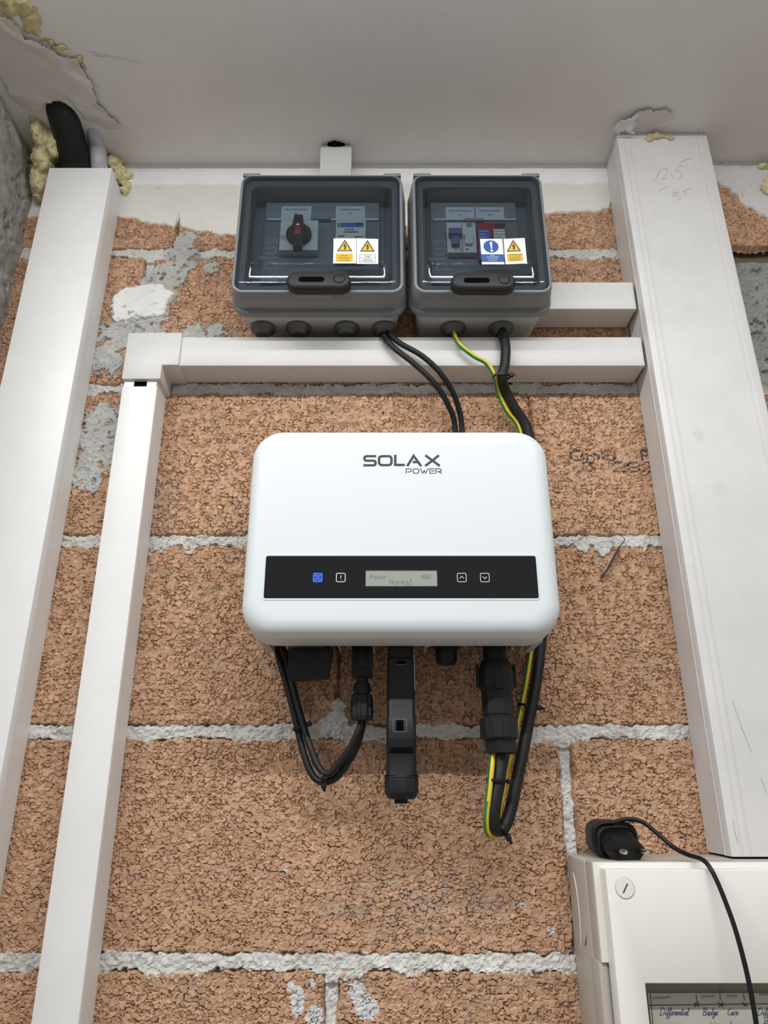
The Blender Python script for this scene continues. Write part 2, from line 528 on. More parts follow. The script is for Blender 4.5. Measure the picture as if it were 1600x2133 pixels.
def block_field(X, Z, x0, x1, z0, z1, seed):
    """height of a block's face (towards the room) and its colour"""
    wx = X + 0.0016 * (fbm(X * 260, Z * 260, seed + 3, 2) - 0.5) * 2
    wz_ = Z + 0.0016 * (fbm(X * 260, Z * 260, seed + 8, 2) - 0.5) * 2
    f1, f2, cid = worley(wx / 0.0059, wz_ / 0.0052, seed)
    g1, g2, cid2 = worley(wx / 0.0037 + 7, wz_ / 0.0032 + 3, seed + 31)
    big = vnoise(X * 150, Z * 150, seed + 77)
    e1 = np.clip((f2 - f1) / 0.20, 0, 1) ** 0.6
    e2 = np.clip((g2 - g1) / 0.30, 0, 1) ** 0.6
    mix = sstep(0.42, 0.58, big)
    e = e1 * (1 - mix) + e2 * mix
    c = cid * (1 - mix) + cid2 * mix
    amp = (0.0046 * (1 - mix) + 0.0034 * mix) * (0.16 + 0.84 * sstep(0.30, 0.66, fbm(X * 210, Z * 210, seed + 123, 2)))
    h = -amp * (1 - e) + (c - 0.5) * 0.0016
    hole = sstep(0.935, 0.975, cid) * (1 - mix) * sstep(0.1, 0.4, f2 - f1)
    h -= 0.0030 * hole
    h += (fbm(X * 22, Z * 22, seed + 50, 3) - 0.5) * 0.0020
    # ragged edge
    rag = (fbm(X * 120, Z * 120, seed + 90, 3) - 0.5) * 0.007
    d = np.minimum(np.minimum(X - x0, x1 - X), np.minimum(Z - z0, z1 - Z)) + rag
    h -= 0.010 * (1 - sstep(-0.0012, 0.0030, d))
    t = fbm(X * 14, Z * 14, seed + 40, 3)
    base = np.array([0.615, 0.386, 0.248])
    col = base[None, None, :] * (0.80 + 0.34 * c[..., None]) * (0.94 + 0.12 * t[..., None])
    col[..., 2] *= 1.0 + 0.22 * (cid2 - 0.5)
    # a paler cement bloom here and there
    gm = sstep(0.60, 0.80, fbm(X * 55, Z * 55, seed + 61, 3)) * 0.22
    for (px, py, rx, ry) in DUST:
        cx, cz = wz(px, py); s = 0.00055
        q = ((X - cx) / (rx * s)) ** 2 + ((Z - cz) / (ry * s)) ** 2
        gm = np.maximum(gm, (1 - sstep(0.2, 1.0, q)) * sstep(0.35, 0.6, fbm(X * 130, Z * 130, 5, 3)) * 0.35)
    grey = np.array([0.36, 0.33, 0.29])
    col = col * (1 - gm[..., None]) + grey * gm[..., None]
    # white splashes
    sp = np.zeros_like(X)
    for (px, py, rx, ry) in SPLASH:
        cx, cz = wz(px, py); s = 0.00045
        q = ((X - cx) / (rx * s)) ** 2 + ((Z - cz) / (ry * s)) ** 2
        sp = np.maximum(sp, (1 - sstep(0.35, 1.1, q)) * 0.75 + 0.0)
    sp = sstep(0.50, 0.62, sp * 0.75 + 0.55 * fbm(X * 230, Z * 230, 12, 3) - 0.02 + 0.25 * (e - 0.6)) * (sp > 0.02)
    col = col * (1 - sp[..., None]) + np.array([0.74, 0.73, 0.72]) * sp[..., None]
    # stamped marking
    if z0 > 0.2 and z1 < 0.5 and x0 > 0.1:
        a = wz(1186, 936); ww = 0.0155
        ink = ink_mask(X, Z, 'On8', a[0], a[1], 0.0165, 0.0150) | ink_mask(X, Z, 'P', wz(1332, 936)[0], a[1], 0.0165, 0.0150)
        b = wz(1212, 962)
        ink |= ink_mask(X, Z, '5 2825', b[0], b[1], 0.0155, 0.0130)
        ik = ink * sstep(0.22, 0.40, fbm(X * 300, Z * 300, 3, 2)) * 0.86
        col = col * (1 - ik[..., None]) + np.array([0.055, 0.052, 0.055]) * ik[..., None]
    return h, col

WALL = None
def smooth_circle(X, Z, lst, k=0.00050):
    m = np.full(X.shape, -2.0)
    for (px, py, r) in lst:
        cx, cz = wz(px, py)
        d = np.sqrt((X - cx) ** 2 + (Z - cz) ** 2) / (r * 0.001)
        m = np.maximum(m, 1.25 - d)
    return m

SMEAR = [(388, 505, 17), (380, 540, 24), (362, 575, 24), (330, 610, 30), (290, 650, 38), (245, 690, 36), (225, 745, 26), (300, 700, 34), (440, 560, 12),
         (450, 690, 15), (400, 700, 22), (212, 880, 24), (200, 930, 34), (188, 985, 26), (235, 960, 22),
         (640, 1515, 16), (670, 1510, 18), (700, 1500, 16), (705, 1470, 9), (740, 1530, 14), (1215, 1135, 9), (1255, 1140, 11), (1335, 1138, 8), (330, 1140, 12), (395, 1142, 8)]

def build_wall():
    global WALL
    st = 0.0014
    xs = np.arange(XL, XR, st); zs = np.arange(-0.37, 0.812, st)
    X, Z = np.meshgrid(xs, zs)
    # mortar: bed joints, head joints, smears
    rag = (fbm(X * 70, Z * 70, 201, 3) - 0.5)
    mask = np.full(X.shape, -1.0)
    for j in JZ:
        hw = 0.0080 + 0.0085 * rag + 0.0075 * (fbm(X * 240, Z * 240, 207, 3) - 0.5) + 0.0022 * (vnoise(X * 18, Z * 0 + j * 50, 11) - 0.5)
        hw = hw + np.where(Z < j, 0.0062 * sstep(0.40, 0.78, vnoise(X * 34, Z * 0 + j * 90, 13)), 0)
        mask = np.maximum(mask, np.where((X > 0.405) & (abs(j - 0.6533) < 0.001), -1.0, (hw - np.abs(Z - j)) / 0.004))
    rec = np.zeros_like(X)
    for k, lst in VJ.items():
        for xj in lst:
            if (k, xj) in TIGHT: continue
            ok = (Z > JZ[k]) & (Z < JZ[k + 1])
            mm = np.where(ok, (0.0065 + 0.004 * rag - np.abs(X - xj)) / 0.004, -1)
            rec = np.maximum(rec, np.where((mm > 0) & (np.abs(Z - JZ[k]) > 0.012) & (np.abs(Z - JZ[k + 1]) > 0.016), 1.0, 0))
            mask = np.maximum(mask, mm)
    sm = smooth_circle(X, Z, SMEAR) + 1.3 * (fbm(X * 60, Z * 60, 77, 4) - 0.5) + 0.9 * (fbm(X * 220, Z * 220, 79, 3) - 0.5)
    smear = sstep(0.15, 0.45, sm)
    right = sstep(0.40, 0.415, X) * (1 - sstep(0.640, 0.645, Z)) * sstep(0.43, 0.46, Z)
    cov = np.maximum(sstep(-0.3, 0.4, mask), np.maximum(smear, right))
    rough = (fbm(X * 330, Z * 330, 300, 3) - 0.5) * 0.0040 + (fbm(X * 130, Z * 130, 301, 3) - 0.5) * 0.0034 + (fbm(X * 50, Z * 50, 303, 3) - 0.5) * 0.0030
    lev = -0.0010 + rough - 0.0040 * rec
    lev = np.maximum(lev, -0.02)
    lev = lev * (1 - smear) + (0.0017 + rough * 0.8) * smear
    pits = sstep(0.66, 0.74, fbm(X * 110, Z * 110, 411, 3)) * np.maximum(smear, right)
    lev -= pits * 0.0035
    lev = lev * (1 - right) + (-0.004 + rough - pits * 0.004) * right
    h = -0.013 * (1 - cov) + lev * cov
    base = np.array([0.685, 0.675, 0.635])
    tone = 0.82 + 0.42 * (fbm(X * 40, Z * 40, 500, 4))
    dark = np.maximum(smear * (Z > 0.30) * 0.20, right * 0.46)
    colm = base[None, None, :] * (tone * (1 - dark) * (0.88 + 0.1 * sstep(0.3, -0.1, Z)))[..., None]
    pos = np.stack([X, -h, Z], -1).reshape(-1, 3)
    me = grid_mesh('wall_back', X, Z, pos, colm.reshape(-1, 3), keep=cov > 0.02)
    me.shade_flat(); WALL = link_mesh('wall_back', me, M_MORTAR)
    tag(WALL, 'garage wall of tan clay blocks laid in pale grey mortar', None, kind='structure')
    o = obj('backing', box(XL - 0.02, XR, 0.0125, 0.05, -0.37, 0.81), mat('wall_core', (0.16, 0.115, 0.085), 0.95), WALL, smooth=0)
    # the blocks
    for k in range(6):
        z0, z1 = JZ[k], JZ[k + 1]
        xj = [XL - 0.01] + [x for x in VJ[k] if x > XL] + [XR]
        for i in range(len(xj) - 1):
            a, b = xj[i], xj[i + 1]
            ta = 0.0006 if (k, a) in TIGHT else 0.0052
            tb = 0.0006 if (k, b) in TIGHT else 0.0052
            bx0, bx1, bz0, bz1 = a + ta, b - tb, z0 + 0.0055, z1 - 0.0055
            vx0, vx1 = max(bx0 - 0.003, XL), min(bx1 + 0.003, XR)
            vz0, vz1 = max(bz0 - 0.003, -0.37), min(bz1 + 0.003, 0.812)
            step = 0.00101 if (vx0 < 0.30 and vz1 > -0.22) else 0.0028
            if k == 0: vz0 = max(vz0, -0.30)
            if a >= 0.41 and k == 4: continue
            gx = np.arange(vx0, vx1 + step, step); gz = np.arange(vz0, vz1 + step, step)
            GX, GZ = np.meshgrid(gx, gz)
            hh, cc = block_field(GX, GZ, bx0, bx1, bz0, bz1, 1000 + k * 37 + i * 11)
            off = 0.006 if (k == 5 and b > 0.4) else random.uniform(-0.0006, 0.0008)
            if k == 5 and b > 0.4:
                off = 0.006 * sstep(0.38, 0.41, GX)
            pos = np.stack([GX, -(hh + off), GZ], -1).reshape(-1, 3)
            me = grid_mesh('brick', GX, GZ, pos, cc.reshape(-1, 3), keep=hh > -0.0098)
            me.shade_flat(); link_mesh('brick', me, M_BLOCK, WALL)
    # plaster skim under the ceiling
    st = 0.0014
    gx = np.arange(XL, 0.62, st); gz = np.arange(0.655, 0.806, st)
    X, Z = np.meshgrid(gx, gz)
    bx = [-0.48, -0.355, -0.300, -0.279, -0.275, -0.271, -0.25, -0.2, 0.0, 0.2, 0.27, 0.303, 0.31, 0.42, 0.432, 0.45, 0.50, 0.56, 0.62]
    bz = [0.712, 0.711, 0.700, 0.694, 0.716, 0.696, 0.689, 0.678, 0.690, 0.716, 0.720, 0.722, 0.75, 0.79, 0.793, 0.770, 0.712, 0.655, 0.62]
    edge = np.interp(X, bx, bz) + (fbm(X * 60, Z * 60, 601, 4) - 0.5) * 0.012 * (1 + 1.2 * (X > 0.42))
    cov = sstep(-0.0008, 0.0018, Z - edge)
    pit = sstep(0.66, 0.72, fbm(X * 130, Z * 130, 613, 3)) * (0.25 + 0.75 * (X > 0.42))
    h = -0.012 * (1 - cov) + cov * (0.0021 + 0.006 * (X > 0.41) + 0.0012 * (fbm(X * 40, Z * 40, 620, 3) - 0.5) - 0.002 * pit)
    up = sstep(0.7655, 0.7700, Z + (fbm(X * 30, Z * 30, 640, 3) - 0.5) * 0.006) * (1 - sstep(0.405, 0.415, X))
    low = np.array([0.76, 0.735, 0.675]); top = np.array([0.88, 0.88, 0.88]); rgt = np.array([0.68, 0.67, 0.65])
    cc = low * (1 - up[..., None]) + top * up[..., None]
    rm = sstep(0.405, 0.415, X)[..., None]
    cc = cc * (1 - rm) + rgt * rm
    h = h + up * 0.0012
    me = grid_mesh('plaster', X, Z, np.stack([X, -h, Z], -1).reshape(-1, 3), cc.reshape(-1, 3), keep=cov > 0.02)
    o = link_mesh('plaster', me, M_PLASTER, WALL); o['label'] = 'cream and white plaster skim'
    # white filler blob
    cx, cz = wz(296, 632)
    gx = np.arange(cx - 0.055, cx + 0.055, 0.0011); gz = np.arange(cz - 0.045, cz + 0.04, 0.0011)
    X, Z = np.meshgrid(gx, gz)
    q = 1.0 - np.sqrt(((X - cx) / 0.043) ** 2 + ((Z - cz - 0.25 * (X - cx) * 0.5) / 0.030) ** 2)
    q = q + 0.75 * (fbm(X * 75, Z * 75, 700, 4) - 0.5) * np.where(Z < cz - 0.005, 1.5, 0.6) + 0.5 * (fbm(X * 260, Z * 260, 705, 3) - 0.5) * (Z < cz)
    cov = sstep(0.0, 0.10, q)
    hole = sstep(0.68, 0.74, fbm(X * 150, Z * 150, 711, 3))
    h = -0.010 * (1 - cov) + cov * (0.0048 + 0.0012 * (fbm(X * 60, Z * 60, 720, 3) - 0.5) - 0.003 * hole)
    cc = np.array([0.80, 0.79, 0.76]) * (0.92 + 0.1 * fbm(X * 90, Z * 90, 730, 3))[..., None]
    me = grid_mesh('filler_patch', X, Z, np.stack([X, -h, Z], -1).reshape(-1, 3), cc.reshape(-1, 3), keep=cov > 0.02)
    o = link_mesh('filler_patch', me, M_PLASTER, WALL); o['label'] = 'white filler daub'

build_wall()

def build_left_wall():
    ys = np.arange(-0.30, 0.012, 0.0022); zs = np.arange(-0.37, 0.812, 0.0022)
    Yg, Zg = np.meshgrid(ys, zs)
    h = (fbm(Yg * 30, Zg * 30, 801, 4) - 0.5) * 0.010 + (fbm(Yg * 160, Zg * 160, 805, 3) - 0.5) * 0.0025
    pit = sstep(0.68, 0.76, fbm(Yg * 90, Zg * 90, 811, 3))
    h -= pit * 0.004
    cc = np.array([0.44, 0.42, 0.385]) * (0.72 + 0.55 * fbm(Yg * 18, Zg * 18, 820, 4))[..., None]
    # paint slopped over the top edge
    top = sstep(0.772, 0.786, Zg + (fbm(Yg * 50, Zg * 50, 830, 3) - 0.5) * 0.04)
    cc = cc * (1 - top[..., None]) + np.array([0.55, 0.53, 0.50]) * top[..., None]
    pos = np.stack([-0.476 + h, Yg, Zg], -1).reshape(-1, 3)
    me = grid_mesh('wall_left', Yg, Zg, pos, cc.reshape(-1, 3))
    o = link_mesh('wall_left', me, M_CONCRETE)
    tag(o, 'rough grey concrete side wall', None, kind='structure')
    obj('core', box(-1.4, -0.482, -0.298, 0.03, -0.37, 0.81), mat('concrete_core', (0.40, 0.38, 0.35), 0.9, noise=0.3, nscale=40, bump=0.4), o, smooth=0)
build_left_wall()

o = obj('ceiling', bbox_b(-1.4, 2.0, -0.237, 0.03, CEIL, CEIL + 0.6, 0.004, 3), M_CEIL, smooth=40)
tag(o, 'grey-white painted underside of the dropped ceiling', None, kind='structure')

o = obj('floor', box(-3, 3, -5, 0.02, -1.55, -1.5), mat('floor_concrete', (0.40, 0.37, 0.34), 0.8, noise=0.2, nscale=3), smooth=0)
tag(o, 'dark concrete garage floor', None, kind='structure')

# ------------------------------------------------------------------ ceiling tube lamps (out of the frame, behind and above)
for i, (lx, ly, lz, pw, tl) in enumerate(TUBES):
    t = thing('ceiling_light', 'ceiling tube lamp hanging just behind the camera', 'lamp', (lx, ly, lz))
    L = 1.0
    obj('housing', bbox_b(lx - L, lx + L, ly - 0.03, ly + 0.03, lz + 0.02, lz + 0.055, 0.006), M_LAMPBODY, t)
    obj('tube', lathe((ly, lz), [(0.005, lx - L + 0.03), (0.0065, lx - L + 0.05), (0.0065, lx + L - 0.05), (0.005, lx + L - 0.03)], 14, 'x'), M_LAMP, t)
    ld = bpy.data.lights.new('tube_light', 'AREA'); ld.shape = 'RECTANGLE'; ld.size = 1.9; ld.size_y = 0.008
    ld.energy = pw; ld.color = LAMP_COLOR
    lo = bpy.data.objects.new('tube_light', ld); COL.objects.link(lo)
    lo.location = (lx, ly, lz - 0.016)
    d = Vector((0, tl + 0.0001, -1.0))
    lo.rotation_euler = d.to_track_quat('-Z', 'Y').to_euler()

# ------------------------------------------------------------------ cable trunking
def trunk(name, label, a0, a1, o, w, depth, horiz=False, lip=0.011, lid_a=None, m=M_PVC, ribs=(), group='white cable trunking on the wall', loc=None):
    lid_a = lid_a or (a0, a1)
    loc = loc or ((a0, 0, o + w / 2) if horiz else (o + w / 2, 0, a0))
    t = thing(name, label, 'trunking', loc, group)
    th, g = 0.0016, 0.0014
    d1 = depth - 0.0014
    prof = [(g, 0.001), (w - g, 0.001), (w - g, d1), (w - g - 0.011, d1), (w - g - 0.011, d1 - th), (w - g - th, d1 - th), (w - g - th, 0.001 + th),
            (g + th, 0.001 + th), (g + th, d1 - th), (g + 0.011, d1 - th), (g + 0.011, d1), (g, d1)]
    obj('base', extr(prof, a0, a1, o, horiz), m, t, smooth=25)
    c = 0.0012
    top = [(c, depth), ]
    for (rx, rw, rh) in ribs:
        top += [(rx - rw, depth), (rx - rw * 0.5, depth + rh), (rx + rw * 0.5, depth + rh), (rx + rw, depth)]
    top += [(w - c, depth), (w, depth - c)]
    prof = [(0, depth - lip), (0, depth - c), (c * 0.3, depth - c * 0.3)] + top[:-1] + [(w - c * 0.3, depth - c * 0.3), (w, depth - c), (w, depth - lip), (w - 0.0006, depth - lip), (w - 0.0006, depth - 0.0013), (0.0006, depth - 0.0013), (0.0006, depth - lip)]
    obj('lid', extr(prof, lid_a[0], lid_a[1], o, horiz), m, t, smooth=25)
    return t

trunk('cable_trunking', 'wide plain white upright trunking beside the concrete side wall', -0.42, 0.7531, -0.4368, 0.082, 0.0435, lip=0.012)
t2 = trunk('cable_trunking', 'slim white upright trunking running down below the elbow cover', -0.42, 0.470, -0.2922, 0.0398, 0.0395, lip=0.0055, lid_a=(-0.42, 0.4276))
t2.location.x = -0.2922 + 0.0199
t2.rotation_euler.y = -0.0085
obj('back_slot', box(-0.2792, -0.266, -0.036, -0.030, 0.40, 0.462), M_DARK, t2, smooth=0)
trunk('cable_trunking', 'slim white horizontal trunking passing directly under the two enclosures', -0.245, 0.3022, 0.4553, 0.0395, 0.0395, horiz=True, lip=0.0055, m=M_PVC3)
trunk('cable_trunking', 'short white horizontal trunking between small enclosure and wide trunking', 0.150, 0.3025, 0.5345, 0.0395, 0.0395, horiz=True, lip=0.0055, m=M_PVC3)
trunk('cable_trunking', 'short white upright stub between the ceiling and the large enclosure', 0.690, 0.7995, -0.0846, 0.0416, 0.0375, lip=0.0055, m=M_PVC3)
obj('mastic_blob', join(*[(lambda c, r: ([(c[0] + r * v[0], c[1] + r * v[1], c[2] + r * v[2]) for v in bv], bf))(c, r)
    for (bv, bf) in [(lambda bm: (bmesh.ops.create_icosphere(bm, subdivisions=2, radius=1), from_bm(bm))[1])(bmesh.new())]
    for c, r in (((-0.072, -0.038, 0.8005), 0.0035), ((-0.066, -0.039, 0.8005), 0.0045), ((-0.060, -0.038, 0.8005), 0.004), ((-0.055, -0.037, 0.8005), 0.003))]), M_DARK, None)
bpy.data.objects['mastic_blob']['label'] = 'dark sealant smear where the short stub meets the ceiling'
bpy.data.objects['mastic_blob']['category'] = 'sealant'
T3 = trunk('cable_trunking', 'widest white upright trunking with ribbed edges standing on the fuse board', -0.0565, 0.8015, 0.3050, 0.1185, 0.055, lip=0.012, m=M_PVC2,
           ribs=((0.0085, 0.0010, 0.0009), (0.0155, 0.0012, 0.0012), (0.1040, 0.0012, 0.0012), (0.1100, 0.0010, 0.0009)))
obj('side_ridge', box(0.3043, 0.3052, -0.0432, -0.0422, -0.0565, 0.79), M_PVC2, T3, smooth=0)
# pencilled numbers
Yp = -0.05515
PENCIL = [
    [[(1360, 380), (1368, 370), (1374, 356)], [(1375, 352), (1371, 366)], [(1377, 356), (1382, 350), (1390, 352), (1390, 360), (1380, 373), (1391, 372)], [(1399, 362), (1401, 370), (1400, 372)],
     [(1424, 346), (1413, 346), (1408, 355), (1417, 358), (1421, 366), (1412, 373)], [(1417, 338), (1430, 332), (1439, 331)]],
    [[(1373, 398), (1382, 392), (1395, 388)], [(1412, 400), (1404, 401), (1402, 408), (1410, 407), (1412, 400)], [(1414, 414), (1414, 418)], [(1431, 396), (1422, 399), (1430, 402), (1426, 407)], [(1430, 394), (1443, 392)]]]
for num in PENCIL:
    obj('pencil_number', strokes(pxl(num, Yp), 0.0005, Yp), M_PENCIL, T3, smooth=0)
for ln in ([(1526, 1460), (1545, 1515), (1566, 1568)], [(1585, 1620), (1597, 1652)], [(1527, 1706), (1531, 1735), (1537, 1755)]):
    obj('pencil_line', strokes(pxl([ln], Yp), 0.0005, Yp), M_PENCIL, T3, smooth=0)

for (px_, py_, rw_, rh_) in ((1410, 405, 0.006, 0.011), (1392, 545, 0.009, 0.005), (1440, 640, 0.008, 0.006), (1455, 905, 0.007, 0.009), (1500, 1020, 0.010, 0.010)):
    c_ = W(px_, py_, Yp)
    pts_ = [(c_.x + rw_ * math.cos(a * math.pi / 12) * random.uniform(0.6, 1.1), c_.z + rh_ * math.sin(a * math.pi / 12) * random.uniform(0.6, 1.1)) for a in range(24)]
    obj('smudge', ([(p[0], -0.05508, p[1]) for p in pts_], [tuple(range(24))]), mat('smudge_dirt', (0.655, 0.64, 0.615), 0.5, noise=0.08, nscale=80), T3, smooth=0)

# elbow cover
t = thing('trunking_corner', 'white flat elbow cover joining slim upright and horizontal trunking', 'trunking', (-0.2685, 0, 0.4368), None)
e = [(-0.3005, 0.4989), (-0.2372, 0.4989), (-0.2372, 0.4545), (-0.2562, 0.4545), (-0.2562, 0.4360), (-0.3005, 0.4360)]
bm = bmesh.new()
V, Fc = prism(e, -0.0005, -0.0425)
vs = [bm.verts.new(v) for v in V]
for f in Fc: bm.faces.new([vs[i] for i in f])
bmesh.ops.recalc_face_normals(bm, faces=bm.faces)
bmesh.ops.bevel(bm, geom=list(bm.edges), offset=0.0011, segments=2, affect='EDGES', profile=0.5)
obj('cover', from_bm(bm), M_PVC3, t)

# ------------------------------------------------------------------ distribution enclosures
LIDZ0, LIDZ1 = 0.5175, 0.682
def enclosure(label, x0, x1, lx0, lx1, win, latch, grommets, mark, group):
    """x0..x1 rim; lx0..lx1 clear lid; win = (x0, x1, z0, z1)"""
    cx, hw = (x0 + x1) / 2, (x1 - x0) / 2
    z0, z1 = 0.5065, 0.6925
    cz, hh = (z0 + z1) / 2, (z1 - z0) / 2
    t = thing('electrical_enclosure', label, 'enclosure', (cx, 0, z0), group)
    # back base, open to the front
    rg = [(-0.0005, hw - 0.0125, hh - 0.0085, 0.012), (-0.0595, hw - 0.0065, hh - 0.0035, 0.013), (-0.0595, hw - 0.0095, hh - 0.0065, 0.011), (-0.006, hw - 0.0150, hh - 0.0115, 0.010)]
    obj('base', loft(cx, cz, rg, 'y'), M_BOXLIGHT, t)
    # rim flange
    rg = [(-0.0590, hw - 0.010, hh - 0.008, 0.013), (-0.0590, hw - 0.0012, hh - 0.0012, 0.018), (-0.0605, hw, hh, 0.019), (-0.0660, hw, hh, 0.019), (-0.0680, hw - 0.0012, hh - 0.0012, 0.018),
          (-0.0692, hw - 0.0045, hh - 0.0045, 0.015), (-0.0692, hw - 0.0115, hh - 0.0105, 0.012)]
    V, Fc = loft(cx, cz, rg, 'y', cap0=False, cap1=False)
    m_ = len(rr_ring(1, 1, 0.1)); n_ = len(rg)
    for k in range(m_): Fc.append((k, (k + 1) % m_, (n_ - 1) * m_ + (k + 1) % m_, (n_ - 1) * m_ + k))
    obj('rim', (V, Fc), M_BOXGREY, t)
    # cover frame around the lid
    fcx, fhw = (lx0 + lx1) / 2, (lx1 - lx0) / 2
    fcz, fhh = (LIDZ0 + LIDZ1) / 2, (LIDZ1 - LIDZ0) / 2
    ohw, ohh = fhw + 0.0048, fhh + 0.0044
    rg = [(-0.066, ohw + 0.0035, ohh + 0.0018, 0.014), (-0.080, ohw + 0.0018, ohh + 0.001, 0.014), (-0.0935, ohw, ohh, 0.014), (-0.0960, ohw - 0.0008, ohh - 0.0008, 0.0135), (-0.0968, ohw - 0.0025, ohh - 0.0025, 0.012),
          (-0.0968, fhw + 0.0012, fhh + 0.0010, 0.0105), (-0.090, fhw + 0.0008, fhh + 0.0008, 0.0105), (-0.090, fhw - 0.008, fhh - 0.010, 0.006), (-0.066, fhw - 0.009, fhh - 0.011, 0.006)]
    V, Fc = loft(fcx, fcz, rg, 'y', cap0=False, cap1=False)
    n_ = len(rg)
    for k in range(m_): Fc.append((k, (k + 1) % m_, (n_ - 1) * m_ + (k + 1) % m_, (n_ - 1) * m_ + k))
    obj('cover_frame', (V, Fc), M_BOXGREY, t)
    # hinge ears at the top corners
    for s in (-1, 1):
        ex = fcx + s * (ohw - 0.0125)
        obj('hinge_ear', bbox_b(ex - 0.0105, ex + 0.0105, -0.0972, -0.078, fcz + ohh - 0.003, fcz + ohh + 0.0016, 0.0014), M_BOXGREY, t)
    # inner plate
    obj('inner_plate', bbox_b(lx0 + 0.006, lx1 - 0.006, -0.064, -0.060, LIDZ0 + 0.006, LIDZ1 - 0.005, 0.001), M_INNER, t)
    wx0, wx1, wz0, wz1 = win
    ix0, ix1 = wx0 + 0.006, wx1 - 0.006
    obj('raised_plate', bbox_b(ix0, ix1, -0.0685, -0.063, wz0 + 0.006, wz1 - 0.012, 0.0016), M_INNER, t)
    lz0, lz1 = W(700, 458, -0.0705).z, W(700, 421, -0.0705).z
    obj('upper_ledge', bbox_b(ix0 + 0.001, ix1 - 0.001, -0.0705, -0.0655, lz0, lz1, 0.0016, 5), M_LEDGE, t, smooth=60)
    obj('ledge_glint', lathe((-0.0700, lz0 + 0.0008), [(0.0010, ix0 + 0.004), (0.0014, ix0 + 0.005), (0.0014, ix1 - 0.003), (0.0010, ix1 - 0.002)], 12, 'x'), M_GLINT, t, smooth=60)  # pale rod added as the bright streak on the ledge's lower edge
    obj('clip', bbox_b(fcx - 0.014, fcx + 0.010, -0.0735, -0.069, wz1 - 0.0215, wz1 - 0.0175, 0.0008), M_INNER2, t)
    obj('plate_tab', bbox_b(ix0 + 0.003, ix0 + 0.019, -0.0695, -0.066, wz1 - 0.019, wz1 - 0.0105, 0.0006), M_INNER2, t)
    obj('plate_tab', bbox_b(ix0 + 0.001, ix0 + 0.022, -0.0695, -0.066, wz0 + 0.004, wz0 + 0.012, 0.0006), M_INNER2, t)
    obj('raised_letters', text_mesh('plus', 0.030, ix0 + 0.0095, (wz0 + wz1) / 2 - 0.012, -0.0688, rotz=math.radians(90), sx=1.0, bold=0.0006), M_INNER2, t, smooth=0)
    # clear lid: frame step and raised window
    wcx, whw = (wx0 + wx1) / 2, (wx1 - wx0) / 2
    wcz, whh = (wz0 + wz1) / 2, (wz1 - wz0) / 2
    dx, dz = wcx - fcx, wcz - fcz
    rg = [(-0.0905, fhw, fhh, 0.0100), (-0.0950, fhw, fhh, 0.0100), (-0.0980, fhw - 0.0012, fhh - 0.0012, 0.0092), (-0.0998, fhw - 0.0034, fhh - 0.0040, 0.0085), (-0.1004, fhw - 0.0060, fhh - 0.0080, 0.008),
          (-0.1006, whw + 0.0022, whh + 0.0022, 0.0092, dx, dz), (-0.1012, whw + 0.0012, whh + 0.0012, 0.0088, dx, dz), (-0.1032, whw + 0.0003, whh + 0.0003, 0.0082, dx, dz),
          (-0.1043, whw - 0.0008, whh - 0.0008, 0.0075, dx, dz), (-0.1047, whw - 0.0022, whh - 0.0022, 0.007, dx, dz), (-0.1047, whw - 0.0032, whh - 0.0032, 0.006, dx, dz)]
    lid = obj('lid', loft(fcx, fcz, rg, 'y', cap0=False), M_SMOKE, t, smooth=60, label='smoked clear lid')
    so = lid.modifiers.new('wall', 'SOLIDIFY'); so.thickness = 0.0012; so.offset = -1
    # latch
    a0, a1, az0, az1 = latch
    lcx, lhw, lcz, lhh = (a0 + a1) / 2, (a1 - a0) / 2, (az0 + az1) / 2, (az1 - az0) / 2
    r_ = lhh
    lt = obj('latch', loft(lcx, lcz, [(-0.1000, lhw, lhh, r_), (-0.1080, lhw, lhh, r_), (-0.1105, lhw - 0.001, lhh - 0.001, r_), (-0.1116, lhw - 0.0030, lhh - 0.0030, r_), (-0.1119, lhw - 0.0042, lhh - 0.0042, r_)], 'y', n=8), M_LATCH, t, smooth=50)
    sl = lhw * 0.40
    obj('slot', loft(lcx - lhw * 0.22, lcz - 0.0006, [(-0.1118, sl, 0.0033, 0.0033), (-0.1122, sl, 0.0033, 0.0033)], 'y', n=8), M_DARK, lt)
    bx = lcx + lhw * 0.64
    obj('button', lathe((bx, lcz + 0.0006), [(0.0060, -0.1117), (0.0060, -0.1122), (0.0054, -0.1126)], 28, 'y'), M_LATCH, lt)
    obj('button_ring', lathe((bx, lcz + 0.0006), [(0.0066, -0.1116), (0.0066, -0.11195), (0.0060, -0.11195)], 28, 'y'), M_DARK, lt)
    obj('catch', bbox_b(lcx - lhw * 0.85, lcx + lhw * 0.45, -0.1010, -0.088, LIDZ0 - 0.0075, LIDZ0 + 0.004, 0.0015), M_BOXGREY, t)
    # grommets
    for (gx, hole) in grommets:
        zb = z0 + 0.0040
        prof = [(0.0150, zb + 0.001), (0.0150, zb - 0.0015), (0.0140, zb - 0.0030), (0.0120, zb - 0.0036), (0.0100, zb - 0.0062), (0.0086, zb - 0.0092), (0.0072, zb - 0.0100), (0.0058, zb - 0.0094), (0.0045, zb - 0.0088)]
        obj('grommet', lathe((gx, -0.0345), prof, 28), M_GROMMET, t, smooth=60)
    obj('moulded_mark', strokes(pxl([[(mark - 5, 659), (mark, 661), (mark + 6, 658)]], -0.0592), 0.0012, -0.06065), M_SIGNBLACK, t, smooth=0)
    return t

